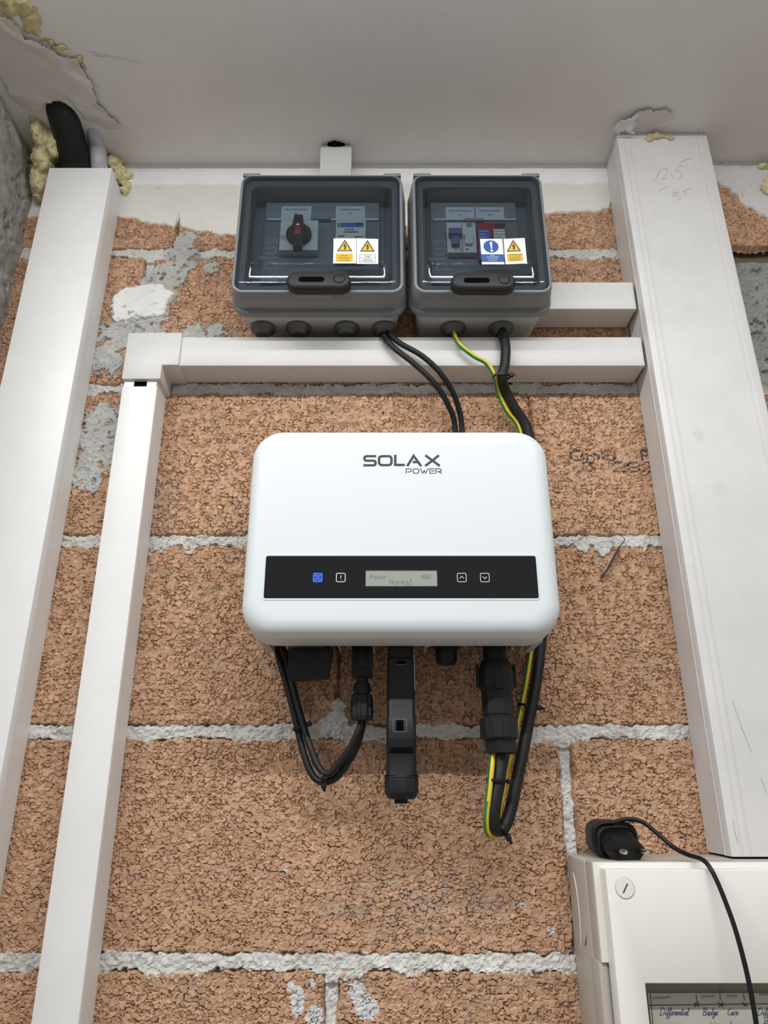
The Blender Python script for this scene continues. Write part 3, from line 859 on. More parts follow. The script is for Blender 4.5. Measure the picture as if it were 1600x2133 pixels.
encL = enclosure('large grey enclosure with smoked lid over a black rotary switch', -0.1752, 0.0260, -0.1665, 0.0175, (-0.1515, 0.0012, 0.5445, 0.6615),
                 (W(597, 580, -0.11).x, W(731, 580, -0.11).x, W(660, 600, -0.1115).z, W(660, 563, -0.1115).z),
                 [(W(548, 686, -0.0345).x, 0), (W(622, 686, -0.0345).x, 0), (W(722, 686, -0.0345).x, 0), (W(801, 686, -0.0345).x, 1)], 667, 'grey enclosures with smoked lids')
encR = enclosure('small grey enclosure with smoked lid over two circuit breakers', 0.0290, 0.1935, 0.0380, 0.1840, (0.0495, 0.1680, 0.5440, 0.6590),
                 (W(940, 580, -0.11).x, W(1074, 580, -0.11).x, W(1000, 601, -0.1115).z, W(1000, 566, -0.1115).z),
                 [(W(944, 686, -0.0345).x, 1), (W(1044, 686, -0.0345).x, 1)], 998, 'grey enclosures with smoked lids')

# stickers on the lids
def sticker(parent, poly_px, kind, Y=-0.1047):
    q = [W(p[0], p[1], Y) for p in poly_px]
    P0, P1, P2, P3 = [(v.x, v.z) for v in q]            # tl tr br bl
    def m(u, v):                                         # u right, v down
        a = (P0[0] + (P1[0] - P0[0]) * u, P0[1] + (P1[1] - P0[1]) * u)
        b = (P3[0] + (P2[0] - P3[0]) * u, P3[1] + (P2[1] - P3[1]) * u)
        return (a[0] + (b[0] - a[0]) * v, a[1] + (b[1] - a[1]) * v)
    s = obj('sticker', prism([P0, P1, P2, P3], Y - 0.00005, Y - 0.00030), M_WHITE, parent, smooth=0)
    y1, y2, y3 = Y - 0.0004, Y - 0.0005, Y - 0.0006
    def flat(name, pts, y, mm):
        obj(name, ([(p[0], y, p[1]) for p in [m(*p) for p in pts]], [tuple(range(len(pts)))]), mm, s, smooth=0)
    def bars(rows, y, mm, u0=0.2, u1=0.8, w=0.00045):
        obj('fine_print', strokes([[m(u0 + d, v), m(u1 - d, v)] for v, d in rows], w, y), mm, s, smooth=0)
    if kind in ('yellow', 'framed', 'attention'):
        cu = 0.5 if kind != 'attention' else 0.44
        flat('triangle_border', [(cu, 0.05), (cu + 0.34, 0.52), (cu - 0.34, 0.52)], y1, M_SIGNBLACK)
        flat('triangle', [(cu, 0.12), (cu + 0.26, 0.49), (cu - 0.26, 0.49)], y2, M_YELLOW)
        flat('lightning', [(cu + 0.02, 0.18), (cu - 0.08, 0.335), (cu - 0.01, 0.325), (cu - 0.03, 0.46), (cu + 0.03, 0.46), (cu + 0.065, 0.27), (cu - 0.015, 0.29), (cu + 0.05, 0.19)], y3, M_SIGNBLACK)
    if kind == 'yellow':
        flat('text_field', [(0.11, 0.62), (0.85, 0.62), (0.85, 0.94), (0.11, 0.94)], y1, M_YELLOW)
        for i, tx in enumerate(('Ne pas', 'deconnecter', 'en charge')):
            c = m(0.48, 0.69 + 0.09 * i)
            obj('lettering', text_mesh(tx, 0.0026, c[0], c[1], y2), M_SIGNBLACK, s, smooth=0)
    elif kind == 'framed':
        obj('text_frame', strokes([[m(0.14, 0.64), m(0.86, 0.64), m(0.86, 0.94), m(0.14, 0.94), m(0.14, 0.64)], [m(0.14, 0.76), m(0.86, 0.76)]], 0.00035, y1), M_SIGNBLACK, s, smooth=0)
        c = m(0.5, 0.70)
        obj('lettering', text_mesh('Danger', 0.0024, c[0], c[1], y2), M_SIGNBLACK, s, smooth=0)
        bars([(0.825, 0.08), (0.885, 0.02)], y2, M_SIGNBLACK, 0.22, 0.78)
    elif kind == 'attention':
        flat('text_field', [(0.11, 0.60), (0.83, 0.60), (0.83, 0.90), (0.11, 0.90)], y1, M_YELLOW)
        c = m(0.47, 0.655)
        obj('lettering', text_mesh('ATTENTION', 0.0026, c[0], c[1], y2), M_SIGNBLACK, s, smooth=0)
        bars([(0.73, 0.03), (0.79, 0.0), (0.85, 0.03)], y2, M_SIGNBLACK, 0.2, 0.74, 0.0004)
    else:
        cen = [(0.47 + 0.34 * math.cos(a * math.pi / 16), 0.305 + 0.245 * math.sin(a * math.pi / 16)) for a in range(32)]
        flat('disc', cen, y1, M_BLUE)
        flat('exclamation_bar', [(0.42, 0.12), (0.53, 0.12), (0.51, 0.40), (0.455, 0.40)], y2, M_WHITE)
        flat('exclamation_dot', [(0.48 + 0.062 * math.cos(a * math.pi / 8), 0.47 + 0.045 * math.sin(a * math.pi / 8)) for a in range(16)], y2, M_WHITE)
        flat('text_field', [(0.0, 0.61), (1.0, 0.61), (1.0, 0.91), (0.0, 0.91)], y1, M_BLUE)
        bars([(0.66, 0.2), (0.72, 0.02), (0.78, 0.08), (0.85, 0.1)], y2, M_WHITE, 0.2, 0.8)
    return s
sticker(encL, [(695, 497), (742, 497), (742, 549), (694, 549)], 'yellow')
sticker(encL, [(743, 497), (788, 498), (788, 550), (743, 550)], 'framed')
sticker(encR, [(1000, 498), (1046, 498), (1051, 551), (1004, 551)], 'notice')
sticker(encR, [(1049, 498), (1093, 496), (1098, 549), (1053, 551)], 'attention')

# name tags on the inner plates
def name_tag(parent, x0, y0, x1, y1, l1, l2):
    y1 -= 3
    Y = -0.0707
    a, b = W(x0, y0, Y), W(x1, y1, Y)
    s = obj('name_tag', box(a.x, b.x, Y - 0.0004, Y, b.z, a.z), M_TAG, parent, smooth=0)
    cx = (a.x + b.x) / 2; h = a.z - b.z
    obj('lettering', text_mesh(l1, 0.0040, cx, a.z - h * 0.30, Y - 0.0006), M_INKGREY, s, smooth=0)
    obj('lettering', text_mesh(l2, 0.0040, cx, a.z - h * 0.62, Y - 0.0006), M_INKGREY, s, smooth=0)
name_tag(encL, 587, 430, 648, 458, 'SECTIONNEUR', 'DC')
name_tag(encL, 700, 430, 760, 458, 'PARAFOUDRE', 'DC')
name_tag(encR, 928, 432, 989, 461, 'SECTIONNEUR', 'AC')
name_tag(encR, 990, 432, 1051, 461, 'PARAFOUDRE', 'AC')

# devices inside
YD = -0.079
a, b = W(585, 458, YD), W(661, 521, YD)
t = thing('rotary_switch', 'black rotary handle on a square pale plate inside the large enclosure', 'switch', ((a.x + b.x) / 2, -0.066, b.z), None)
obj('front_plate', bbox_b(a.x, b.x, YD, -0.0665, b.z, a.z, 0.0012), M_DEVICE, t)
kx, kz = W(621, 489, YD - 0.008).x, W(621, 484, YD - 0.006).z
kn = obj('knob', lathe((kx, kz), [(0.0150, YD + 0.0005), (0.0150, YD - 0.0045), (0.0135, YD - 0.0060)], 32, 'y'), M_BLACK2, t, smooth=40)
hz0, hz1 = W(621, 517, YD - 0.010).z, W(621, 450, YD - 0.010).z
hp = [(kx - 0.0048, hz1), (kx + 0.0048, hz1), (kx + 0.0066, kz + 0.008), (kx + 0.0066, kz - 0.008), (kx + 0.0048, hz0), (kx - 0.0048, hz0), (kx - 0.0066, kz - 0.008), (kx - 0.0066, kz + 0.008)]
obj('handle', prism(hp, YD - 0.004, YD - 0.0125), M_BLACK2, t, smooth=20)
obj('red_marker', bbox_b(kx - 0.0038, kx + 0.0034, YD - 0.0132, YD - 0.0120, kz - 0.0085, kz + 0.0035, 0.0004), M_REDTAG, kn)
obj('screw', lathe((kx - 0.0003, kz + 0.0062), [(0.0021, YD - 0.0120), (0.0021, YD - 0.0130), (0.0015, YD - 0.0134)], 14, 'y'), M_STEEL, kn)
obj('off_symbol', strokes([[(a.x + 0.0038 + 0.0024 * math.cos(k * math.pi / 8), kz - 0.002 + 0.0024 * math.sin(k * math.pi / 8)) for k in range(17)]], 0.0006, YD - 0.0002), M_INKGREY, t, smooth=0)

a, b = W(700, 458, -0.074), W(761, 545, -0.074)
t = thing('surge_arrester', 'grey surge arrester with blue print behind the twin warning stickers', 'surge protector', ((a.x + b.x) / 2, -0.066, b.z), None)
obj('body', bbox_b(a.x, b.x, -0.074, -0.066, b.z, a.z, 0.0008), M_DEVICE, t)
q0, q1 = W(704, 464, -0.0742), W(757, 473, -0.0742)
obj('blue_print', box(q0.x + 0.003, q1.x, -0.0743, -0.0741, q1.z, q0.z), M_PAPERBLUE, t, smooth=0)
obj('black_print', join(box(q0.x, q0.x + 0.0018, -0.0743, -0.0741, q1.z, q0.z), box(q1.x - 0.009, q1.x, -0.0745, -0.0743, (q0.z + q1.z) / 2, q0.z)), M_SIGNBLACK, t, smooth=0)
obj('fine_print', strokes(pxl([[(718, 478), (738, 478)], [(716, 483), (746, 483)], [(703, 492), (718, 491)], [(738, 493), (756, 493)]], -0.0743), 0.0013, -0.0743), M_INKGREY, t, smooth=0)

Yb = -0.077
a, b = W(930, 463, Yb), W(994, 526, Yb)
t = thing('circuit_breaker', 'white circuit breaker with blue toggle inside the small enclosure', 'breaker', ((a.x + b.x) / 2, -0.066, b.z), None)
mid = W(963, 490, Yb).x
obj('left_pole', bbox_b(a.x, mid - 0.0002, Yb, -0.066, b.z, a.z, 0.0008), M_DEVICE, t)
obj('right_pole', bbox_b(mid + 0.0002, b.x, Yb, -0.066, b.z, a.z, 0.0008), M_DEVICE, t)
p, q = W(934, 485, Yb), W(962, 497, Yb)
obj('toggle', join(bbox_b(p.x, q.x, Yb - 0.009, Yb + 0.002, q.z, p.z, 0.0012), bbox_b(p.x + 0.003, q.x - 0.003, Yb - 0.006, Yb + 0.002, W(948, 515, Yb).z, q.z, 0.0008)), M_TOGGLE, t)
p, q = W(967, 490, Yb), W(985, 512, Yb)
obj('blank_lever', bbox_b(p.x, q.x, Yb - 0.004, Yb + 0.002, q.z, p.z, 0.0015), M_DEVICE, t)
p = W(955, 520, Yb - 0.0004)
obj('rating_print', text_mesh('C16', 0.0052, p.x, p.z, Yb - 0.0003), M_INKGREY, t, smooth=0)
obj('fine_print', strokes(pxl([[(934, 476), (936, 477)], [(941, 476), (959, 476)], [(969, 519), (978, 519)]], Yb - 0.0003), 0.0011, Yb - 0.0003), M_INKGREY, t, smooth=0)
p = W(977, 468, Yb)
obj('test_button', lathe((p.x, p.z), [(0.0036, Yb + 0.001), (0.0036, Yb - 0.001)], 18, 'y'), M_INNER2, t)

Yb = -0.076
a, b = W(994, 464, Yb), W(1058, 540, Yb)
t = thing('surge_arrester', 'red surge arrester beside the white circuit breaker in small enclosure', 'surge protector', ((a.x + b.x) / 2, -0.066, b.z), None)
mid = W(1026, 490, Yb).x
obj('left_module', bbox_b(a.x, mid - 0.0002, Yb, -0.066, b.z, a.z, 0.0007), M_RED, t)
obj('right_module', bbox_b(mid + 0.0002, b.x, Yb, -0.066, b.z, a.z, 0.0007), M_RED, t)
p, q = W(996, 478, Yb), W(1024, 536, Yb)
bl = obj('blue_label', box(p.x, q.x, Yb - 0.0003, Yb, q.z, p.z), M_PAPERBLUE, t, smooth=0)
obj('fine_print', strokes(pxl([[(998, 482), (1017, 481)], [(998, 488), (1012, 488)], [(998, 494), (1014, 494)]], Yb - 0.0004), 0.0009, Yb - 0.0004), M_WHITE, bl, smooth=0)
p, q = W(1028, 478, Yb), W(1056, 536, Yb)
wl = obj('white_label', box(p.x, q.x, Yb - 0.0003, Yb, q.z, p.z), M_WHITE, t, smooth=0)
obj('fine_print', strokes(pxl([[(1030, 482), (1053, 482)], [(1030, 488), (1052, 488)], [(1034, 494), (1048, 494)]], Yb - 0.0004), 0.0007, Yb - 0.0004), M_INKGREY, wl, smooth=0)
p, q = W(1030, 467, Yb), W(1052, 473, Yb)
obj('indicator', bbox_b(p.x, q.x, Yb - 0.0006, Yb, q.z, p.z, 0.0003), M_LATCH, t)

# ------------------------------------------------------------------ inverter
ICX, IHW = 0.0155, 0.1458
IZ0, IZ1 = 0.1243, 0.3328
ICZ, IHH = (IZ0 + IZ1) / 2, (IZ1 - IZ0) / 2
inv = thing('solar_inverter', 'white wall mounted solar inverter with black display strip', 'inverter', (ICX, 0, IZ0))
obj('mounting_bracket', join(box(ICX - 0.09, ICX + 0.09, -0.0135, -0.0125, 0.20, 0.29), box(ICX - 0.02, ICX + 0.02, -0.0130, -0.001, 0.235, 0.285)), M_INVBODY, inv, smooth=0)
obj('back_body', loft(ICX, 0.2325, [(-0.0130, 0.1335, 0.0945, 0.012), (-0.0145, 0.1350, 0.0960, 0.013), (-0.0760, 0.1390, 0.0975, 0.016)], 'y'), M_INVBODY, inv)
R = 0.014
rg = [(-0.0740, IHW - 0.0040, IHH - 0.0040, 0.026), (-0.0735, IHW - 0.0015, IHH - 0.0012, 0.028), (-0.0745, IHW - 0.0004, IHH - 0.0004, 0.029), (-0.0760, IHW, IHH, 0.030), (-0.120 + R, IHW - 0.0006, IHH - 0.0006, 0.030)]
for k in range(1, 9):
    a = math.radians(90 * k / 8)
    ins = R * 1.15 * (1 - math.cos(a))
    rg.append((-0.120 + R - R * math.sin(a), IHW - 0.0006 - ins, IHH - 0.0006 - ins, 0.030 - ins * 0.7))
ins = R * 1.15
rg.append((-0.120, IHW - 0.0026 - ins, IHH - 0.0026 - ins, 0.016))
cov = obj('cover', loft(ICX, ICZ, rg, 'y', n=12), M_COVER, inv, smooth=70)
# cooling fins under the body
for i in range(16):
    fx = ICX - 0.128 + i * 0.0171
    if not (fx < -0.072 or -0.055 < fx < -0.034 or -0.02 < fx < -0.003 or 0.03 < fx < 0.045 or fx > 0.135):
        continue
    obj('fin', box(fx - 0.0009, fx + 0.0009, -0.066, -0.016, 0.1285, 0.137), M_INVBODY, inv, smooth=0)
for s in (-1, 1):
    fx = ICX + s * 0.1315
    obj('side_flange', bbox_b(fx - 0.0035, fx + 0.0035, -0.075, -0.014, 0.1285, 0.30, 0.0015), M_INVBODY, inv)
# black display strip
YP = -0.12055
Z0p, Z1p = 0.1590, 0.1988
pc, ph = (Z0p + Z1p) / 2, (Z1p - Z0p) / 2
obj('strip_rim', loft(ICX, pc, [(-0.1195, 0.1258, ph + 0.0019, 0.003), (-0.12035, 0.1256, ph + 0.0017, 0.003), (-0.12055, 0.1250, ph + 0.0011, 0.0026), (-0.12030, 0.1242, ph + 0.0004, 0.002)], 'y'), M_COVER, inv)
pan = obj('display_strip', loft(ICX, pc, [(-0.1195, 0.1240, ph, 0.0018), (YP, 0.1240, ph, 0.0018)], 'y'), M_BLACKGLASS, inv, smooth=30)
yi = YP - 0.0001
def ipx(x, y): v = W(x, y, yi); return v.x, v.z
a, b = ipx(762, 1187), ipx(911, 1221)
lcd = obj('screen', box(a[0], b[0], yi - 0.00005, yi + 0.00005, b[1], a[1]), M_LCD, inv, smooth=0, label='grey liquid crystal screen')
sh = ipx(762, 1202)
dots = []
def lcd_text(s, x0, ztop, pw, phh):
    for i, c in enumerate(s):
        for r_, row in enumerate(GLY[c]):
            for k, on in enumerate(row):
                if on == '#':
                    xx = x0 + (i * 6 + k) * pw; zz = ztop - r_ * phh
                    dots.append(([(xx, yi - 0.0001, zz), (xx + pw * 0.92, yi - 0.0001, zz), (xx + pw * 0.92, yi - 0.0001, zz - phh * 0.92), (xx, yi - 0.0001, zz - phh * 0.92)], [(0, 1, 2, 3)]))
p = ipx(771, 1196.5)
lcd_text('Power', p[0], p[1], 0.00053, 0.00066)
p = ipx(877, 1196.5)
lcd_text('40W', p[0], p[1], 0.00053, 0.00066)
p = ipx(812, 1207)
lcd_text('Normal', p[0], p[1], 0.00060, 0.00075)
obj('screen_text', join(*dots), M_LCDTXT, lcd, smooth=0)
obj('screen_bezel', join(box(a[0] - 0.0004, b[0] + 0.0004, yi - 0.0011, yi, a[1] - 0.0001, a[1] + 0.0005)), M_BLACKGLASS, lcd, smooth=0)
def rr_line(cx, cz, h, r, n=5):
    q = rr_ring(h, h, r, n); q.append(q[0])
    return [(cx + x, cz + z) for x, z in q]
def icon(px, lines, m_, w=0.0006, frame=True, name='touch_icon'):
    c = ipx(px, 1203)
    h = 0.0040
    L = ([rr_line(c[0], c[1], h, 0.0012)] if frame else []) + [[(c[0] + x * h, c[1] + z * h) for x, z in ln] for ln in lines]
    return obj(name, strokes(L, w, yi - 0.0001), m_, pan, smooth=0)
c = ipx(662, 1203)
obj('status_light', loft(c[0], c[1], [(yi + 0.0001, 0.0043, 0.0043, 0.0013), (yi - 0.00005, 0.0043, 0.0043, 0.0013)], 'y'), mat_emit('led_field', (0.004, 0.03, 0.35), 0.55), pan, smooth=0)
icon(662, [[(-0.75, -0.75), (0.75, 0.75)], [(-0.7, 0.55), (-0.05, 0.55)], [(-0.7, 0.30), (-0.5, 0.30)], [(-0.4, 0.30), (-0.2, 0.30)], [(0.0, -0.5), (0.15, -0.35), (0.35, -0.5), (0.55, -0.65), (0.72, -0.5)]], M_LED, 0.00055, True, 'status_symbol')
icon(710, [[(0, 0.5), (0, -0.12)], [(0, -0.38), (0, -0.52)]], M_ICON, 0.0006)
icon(962, [[(-0.5, -0.22), (0, 0.28), (0.5, -0.22)]], M_ICON, 0.0005)
icon(1010, [[(-0.5, 0.22), (0, -0.28), (0.5, 0.22)]], M_ICON, 0.0005)
# maker's lettering
def lg(lines): return pxl([[(740 + x / 7.27, 920 + y / 7.27) for x, y in ln] for ln in lines], -0.1202)
big = [[(318, 219), (168, 219), (147, 228), (140, 246), (140, 260), (147, 278), (168, 287), (283, 287), (300, 295), (307, 312), (307, 332), (300, 348), (283, 357), (122, 357)],
       [(400, 219), (510, 219), (535, 228), (549, 250), (549, 322), (535, 345), (510, 354), (400, 354), (375, 345), (361, 322), (361, 250), (375, 228), (401, 219)],
       [(607, 198), (607, 351), (752, 351)], [(788, 370), (885, 214), (1000, 370)], [(870, 308), (950, 308)],
       [(1062, 205), (1170, 285), (1280, 366)], [(1268, 205), (1170, 285), (1060, 366)]]
obj('lettering', strokes(lg(big), 0.00245, -0.12012), M_INKGREY, inv, smooth=0)
small = [[(772, 482), (772, 410), (835, 410), (850, 422), (850, 444), (835, 456), (790, 456)], [(897, 410), (943, 410), (963, 428), (963, 460), (943, 478), (897, 478), (877, 460), (877, 428), (898, 410)],
         [(985, 404), (1022, 478), (1046, 435), (1066, 478), (1106, 404)], [(1200, 409), (1130, 409), (1130, 478), (1200, 478)], [(1150, 442), (1198, 442)],
         [(1221, 482), (1221, 410), (1285, 410), (1301, 422), (1301, 440), (1285, 452), (1240, 452)], [(1265, 454), (1312, 480)]]
obj('lettering', strokes(lg(small), 0.00085, -0.12012), M_INKGREY, inv, smooth=0)

# things under the inverter ------------------------------------------------
YC = -0.050
def cz(y, Y=YC): return W(800, y, Y).z
def cx_(x, y, Y=YC): return W(x, y, Y).x
# dc isolator knob (part of the inverter)
kx = cx_(650, 1360); Yk = -0.058
kb = obj('isolator_collar', lathe((kx, Yk), [(0.0185, 0.142), (0.0185, cz(1352, Yk)), (0.0175, cz(1356, Yk))], 28), M_BLACK, inv)
w0, w1 = 0.0212, 0.0185
zt, zb = cz(1354, Yk), cz(1416, Yk - 0.008)
kp = [(kx - w0, zt), (kx + w0, zt + 0.001), (kx + w1 - 0.001, zb + 0.0035), (kx + w1 - 0.003, zb + 0.002), (kx - w1, zb), (kx - w1 - 0.0015, zb + 0.002)]
obj('isolator_knob', prism(kp, Yk + 0.007, Yk - 0.009), M_BLACK, inv, smooth=20)
# socket row plates and screws
for x in (650, 755, 835, 930, 1035):
    q = cx_(x, 1340)
    hw = {650: 0.020, 755: 0.0115, 835: 0.0155, 930: 0.0175, 1035: 0.0195}[x]
    obj('socket', bbox_b(q - hw, q + hw, -0.068, -0.030, 0.1315, 0.140, 0.001), M_BLACK, inv)
for x, y in ((892, 1346), (968, 1345), (1066, 1352)):
    q = W(x, y, -0.055)
    obj('screw', lathe((q.x, -0.055), [(0.0022, 0.138), (0.0022, q.z), (0.0012, q.z - 0.0008)], 12), M_STEEL, inv)
# sealing cap
q = cx_(930, 1365)
obj('sealing_cap', lathe((q, YC), [(0.0125, 0.138), (0.0125, cz(1352)), (0.0105, cz(1354)), (0.0105, cz(1374)), (0.0095, cz(1381)), (0.0070, cz(1385))], 20), M_BLACK, inv)

# communication dongle
dx = cx_(835, 1500)
YDg = -0.052
def dz(y): return W(800, y, YDg - 0.011).z
t = thing('communication_dongle', 'long black plug-in dongle hanging below the middle of the inverter', 'dongle', (dx, YDg, dz(1677)))
prof = [(0.138, 0.0120, 0.0100, 0.004), (dz(1368), 0.0120, 0.0100, 0.004), (dz(1372), 0.0128, 0.0112, 0.0045), (dz(1495), 0.0132, 0.0116, 0.0045), (dz(1497), 0.0138, 0.0120, 0.0045), (dz(1538), 0.0138, 0.0120, 0.005)]
obj('upper_body', loft(dx, YDg, prof, 'z', n=5), M_BLACK2, t, smooth=30)
prof = [(dz(1538), 0.0138, 0.0120, 0.005), (dz(1556), 0.0138, 0.0112, 0.006, 0, 0.0008), (dz(1568), 0.0138, 0.0085, 0.006, 0, 0.0035), (dz(1574), 0.0138, 0.0108, 0.007, 0, 0.0012), (dz(1584), 0.0138, 0.0130, 0.0085, 0, -0.001), (dz(1612), 0.0140, 0.0138, 0.010, 0, -0.001), (dz(1614), 0.0155, 0.0150, 0.0115)]
obj('lower_body', loft(dx, YDg, prof, 'z', n=6), M_BLACK2, t, smooth=30)
obj('collar', lathe((dx, YDg), [(0.0158, dz(1614)), (0.0162, dz(1619)), (0.0156, dz(1620)), (0.0160, dz(1624)), (0.0158, dz(1650)), (0.0138, dz(1660)), (0.0120, dz(1665))], 12, phase=0.5), M_BLACK2, t, smooth=20)
obj('end_tab', bbox_b(dx - 0.0065, dx + 0.0055, YDg - 0.004, YDg + 0.004, dz(1677) + 0.001, dz(1660), 0.0008), M_BLACK, t)
q = W(836, 1380, YDg - 0.0114)
obj('port', bbox_b(q.x - 0.0045, q.x + 0.0045, YDg - 0.0118, YDg - 0.008, q.z - 0.0016, q.z + 0.0016, 0.0004), M_DARK, t)
obj('port_edge', join(box(q.x - 0.0049, q.x + 0.0049, YDg - 0.01175, YDg - 0.010, q.z - 0.0022, q.z - 0.0017)), M_BOXGREY, t, smooth=0)
q = W(833, 1511, YDg - 0.0121)
obj('clip_window', bbox_b(q.x - 0.0034, q.x + 0.0034, YDg - 0.01225, YDg - 0.009, q.z - 0.0047, q.z + 0.0047, 0.0003), M_DARK, t)
obj('clip_frame', strokes([[(q.x + x, q.z + z_) for x, z_ in rr_ring(0.0062, 0.0056, 0.0015, 4)] + [(q.x + 0.0062, q.z + 0.0041)]], 0.0004, YDg - 0.01215), M_BOXGREY, t, smooth=0)
obj('side_label', bbox_b(dx + 0.0127, dx + 0.0134, YDg - 0.007, YDg + 0.006, dz(1437), dz(1362), 0.0002), M_WHITE, t)

# solar plug
mx = cx_(754, 1440)
t = thing('cable_connector', 'black solar plug with ribbed nut left of the dongle', 'connector', (mx, YC, cz(1501)), 'cable plugs under the inverter')
obj('housing', join(bbox_b(mx - 0.0100, mx + 0.0100, YC - 0.008, YC + 0.008, cz(1412), 0.137, 0.0012), bbox_b(mx - 0.0035, mx + 0.0035, YC - 0.0100, YC + 0.004, cz(1396), cz(1346), 0.001),
    bbox_b(mx - 0.0085, mx - 0.0060, YC - 0.0095, YC, cz(1385), cz(1350), 0.0006), bbox_b(mx + 0.0060, mx + 0.0085, YC - 0.0095, YC, cz(1385), cz(1350), 0.0006)), M_BLACK, t)
obj('shoulder', lathe((mx, YC), [(0.0050, cz(1408)), (0.0056, cz(1422)), (0.0075, cz(1424)), (0.0088, cz(1438)), (0.0078, cz(1442)), (0.0078, cz(1449))], 20), M_BLACK2, t)
V, Fc = [], []
nk = 40
for (rr, zz) in ((0.0088, cz(1446)), (0.0100, cz(1450)), (0.0108, cz(1470)), (0.0110, cz(1492)), (0.0094, cz(1501))):
    for k in range(nk):
        r2 = rr * (1.0 if k % 4 in (0, 1) else 0.90)
        tt = 2 * math.pi * k / nk
        V.append((mx + r2 * math.cos(tt), YC + r2 * math.sin(tt), zz))
for i in range(4):
    for k in range(nk): Fc.append((i * nk + k, i * nk + (k + 1) % nk, (i + 1) * nk + (k + 1) % nk, (i + 1) * nk + k))
Fc.append(tuple(range(nk))); Fc.append(tuple(range(4 * nk, 5 * nk)))
obj('ribbed_nut', (V, Fc), M_BLACK2, t, smooth=15)

# mains plug
ax = cx_(1036, 1460)
t = thing('cable_connector', 'large black mains plug below the inverter beside the earth wire', 'connector', (ax, YC, cz(1570)), 'cable plugs under the inverter')
obj('neck', lathe((ax, YC), [(0.0115, 0.138), (0.0115, cz(1378)), (0.0130, cz(1380))], 20), M_BLACK, t)
sh_ = obj('shell', lathe((ax, YC), [(0.0125, cz(1374)), (0.0155, cz(1386)), (0.0170, cz(1402)), (0.0172, cz(1432)), (0.0155, cz(1438)), (0.0150, cz(1442)), (0.0148, cz(1488)), (0.0140, cz(1492)), (0.0140, cz(1498))], 12, phase=0.5), M_BLACK2, t, smooth=20)
obj('latch_tongue', bbox_b(ax - 0.0042, ax + 0.0042, YC - 0.0185, YC - 0.012, cz(1434, -0.068), cz(1392, -0.068), 0.001), M_BLACK2, t)
for s in (-1, 1):
    obj('side_clip', bbox_b(ax + s * 0.0178 - 0.0012, ax + s * 0.0178 + 0.0012, YC - 0.004, YC + 0.004, cz(1432), cz(1384), 0.0006), M_BLACK, t)
obj('gland_nut', lathe((ax, YC), [(0.0160, cz(1496)), (0.0178, cz(1498)), (0.0178, cz(1537)), (0.0160, cz(1541))], 14, phase=0.5), M_BLACK2, t, smooth=15)
obj('tail_nut', lathe((ax + 0.001, YC), [(0.0155, cz(1540)), (0.0155, cz(1568)), (0.0120, cz(1571))], 6, phase=0.25), M_BLACK2, t, smooth=15)

# ------------------------------------------------------------------ cables
pv = [
 ([(806, 688, -0.034), (812, 697, -0.044), (835, 716, -0.049), (880, 742, -0.050), (918, 778, -0.045), (948, 828, -0.028), (962, 888, -0.012), (955, 960, -0.0075), (860, 1120, -0.0075), (700, 1240, -0.0075), (596, 1310, -0.0085),
   (592, 1352, -0.011), (610, 1430, -0.018), (629, 1500, -0.025), (646, 1555, -0.031), (664, 1598, -0.036), (683, 1612, -0.040), (706, 1590, -0.043), (728, 1560, -0.047), (746, 1525, -0.050), (754, 1500, -0.050), (755, 1485, -0.050)],
  'black solar cable, the upper one of the pair leaving the large enclosure'),
 ([(797, 690, -0.032), (801, 702, -0.045), (822, 726, -0.0495), (862, 757, -0.0505), (902, 795, -0.046), (932, 840, -0.030), (948, 890, -0.012), (938, 960, -0.0075), (840, 1120, -0.0075), (680, 1240, -0.0075), (580, 1310, -0.0085),
   (577, 1352, -0.010), (598, 1430, -0.015), (616, 1500, -0.020), (630, 1560, -0.025), (647, 1608, -0.029), (668, 1628, -0.032), (697, 1622, -0.034), (722, 1592, -0.036), (743, 1555, -0.038), (754, 1515, -0.042), (757, 1485, -0.044)],
  'black solar cable, the lower one of the pair leaving the large enclosure'),
]
for pth, lb in pv:
    o = obj('solar_cable', tube(ppath(pth, 7), 0.0033, 12), M_RUBBER, None, smooth=60)
    tag(o, lb, 'cable', 'black solar cables')
ac = [(1046, 686, -0.034), (1048, 698, -0.045), (1053, 722, -0.0500), (1052, 755, -0.0500), (1046, 786, -0.0480), (1052, 812, -0.032), (1072, 850, -0.022), (1098, 895, -0.014), (1118, 1000, -0.0085), (1128, 1150, -0.0085), (1131, 1290, -0.0085),
      (1126, 1345, -0.012), (1117, 1420, -0.019), (1100, 1510, -0.027), (1082, 1600, -0.035), (1064, 1685, -0.042), (1050, 1722, -0.047), (1038, 1728, -0.052), (1029, 1712, -0.056), (1031, 1675, -0.057), (1040, 1625, -0.055), (1043, 1580, -0.051), (1042, 1560, -0.050)]
o = obj('mains_cable', tube(ppath(ac, 8), 0.0058, 16), M_RUBBER, None, smooth=60)
tag(o, 'thick black mains cable looping from small enclosure to the mains plug', 'cable')
ea = [(943, 686, -0.034), (947, 698, -0.044), (958, 718, -0.049), (986, 741, -0.0500), (1014, 757, -0.0505), (1030, 783, -0.0490), (1037, 815, -0.032), (1055, 855, -0.021), (1082, 895, -0.013), (1100, 1000, -0.0065), (1108, 1150, -0.0065), (1112, 1290, -0.0065),
      (1107, 1345, -0.010), (1096, 1420, -0.016), (1080, 1500, -0.022), (1062, 1580, -0.029), (1048, 1650, -0.034), (1038, 1710, -0.040), (1028, 1740, -0.047), (1015, 1732, -0.055), (1013, 1700, -0.060), (1019, 1650, -0.0605), (1024, 1600, -0.057), (1027, 1562, -0.050)]
pts = ppath(ea, 8)
V, Fc = tube(pts, 0.0027, 12)
mi = []
side = Vector((1.0, -0.25, 0.35)).normalized()
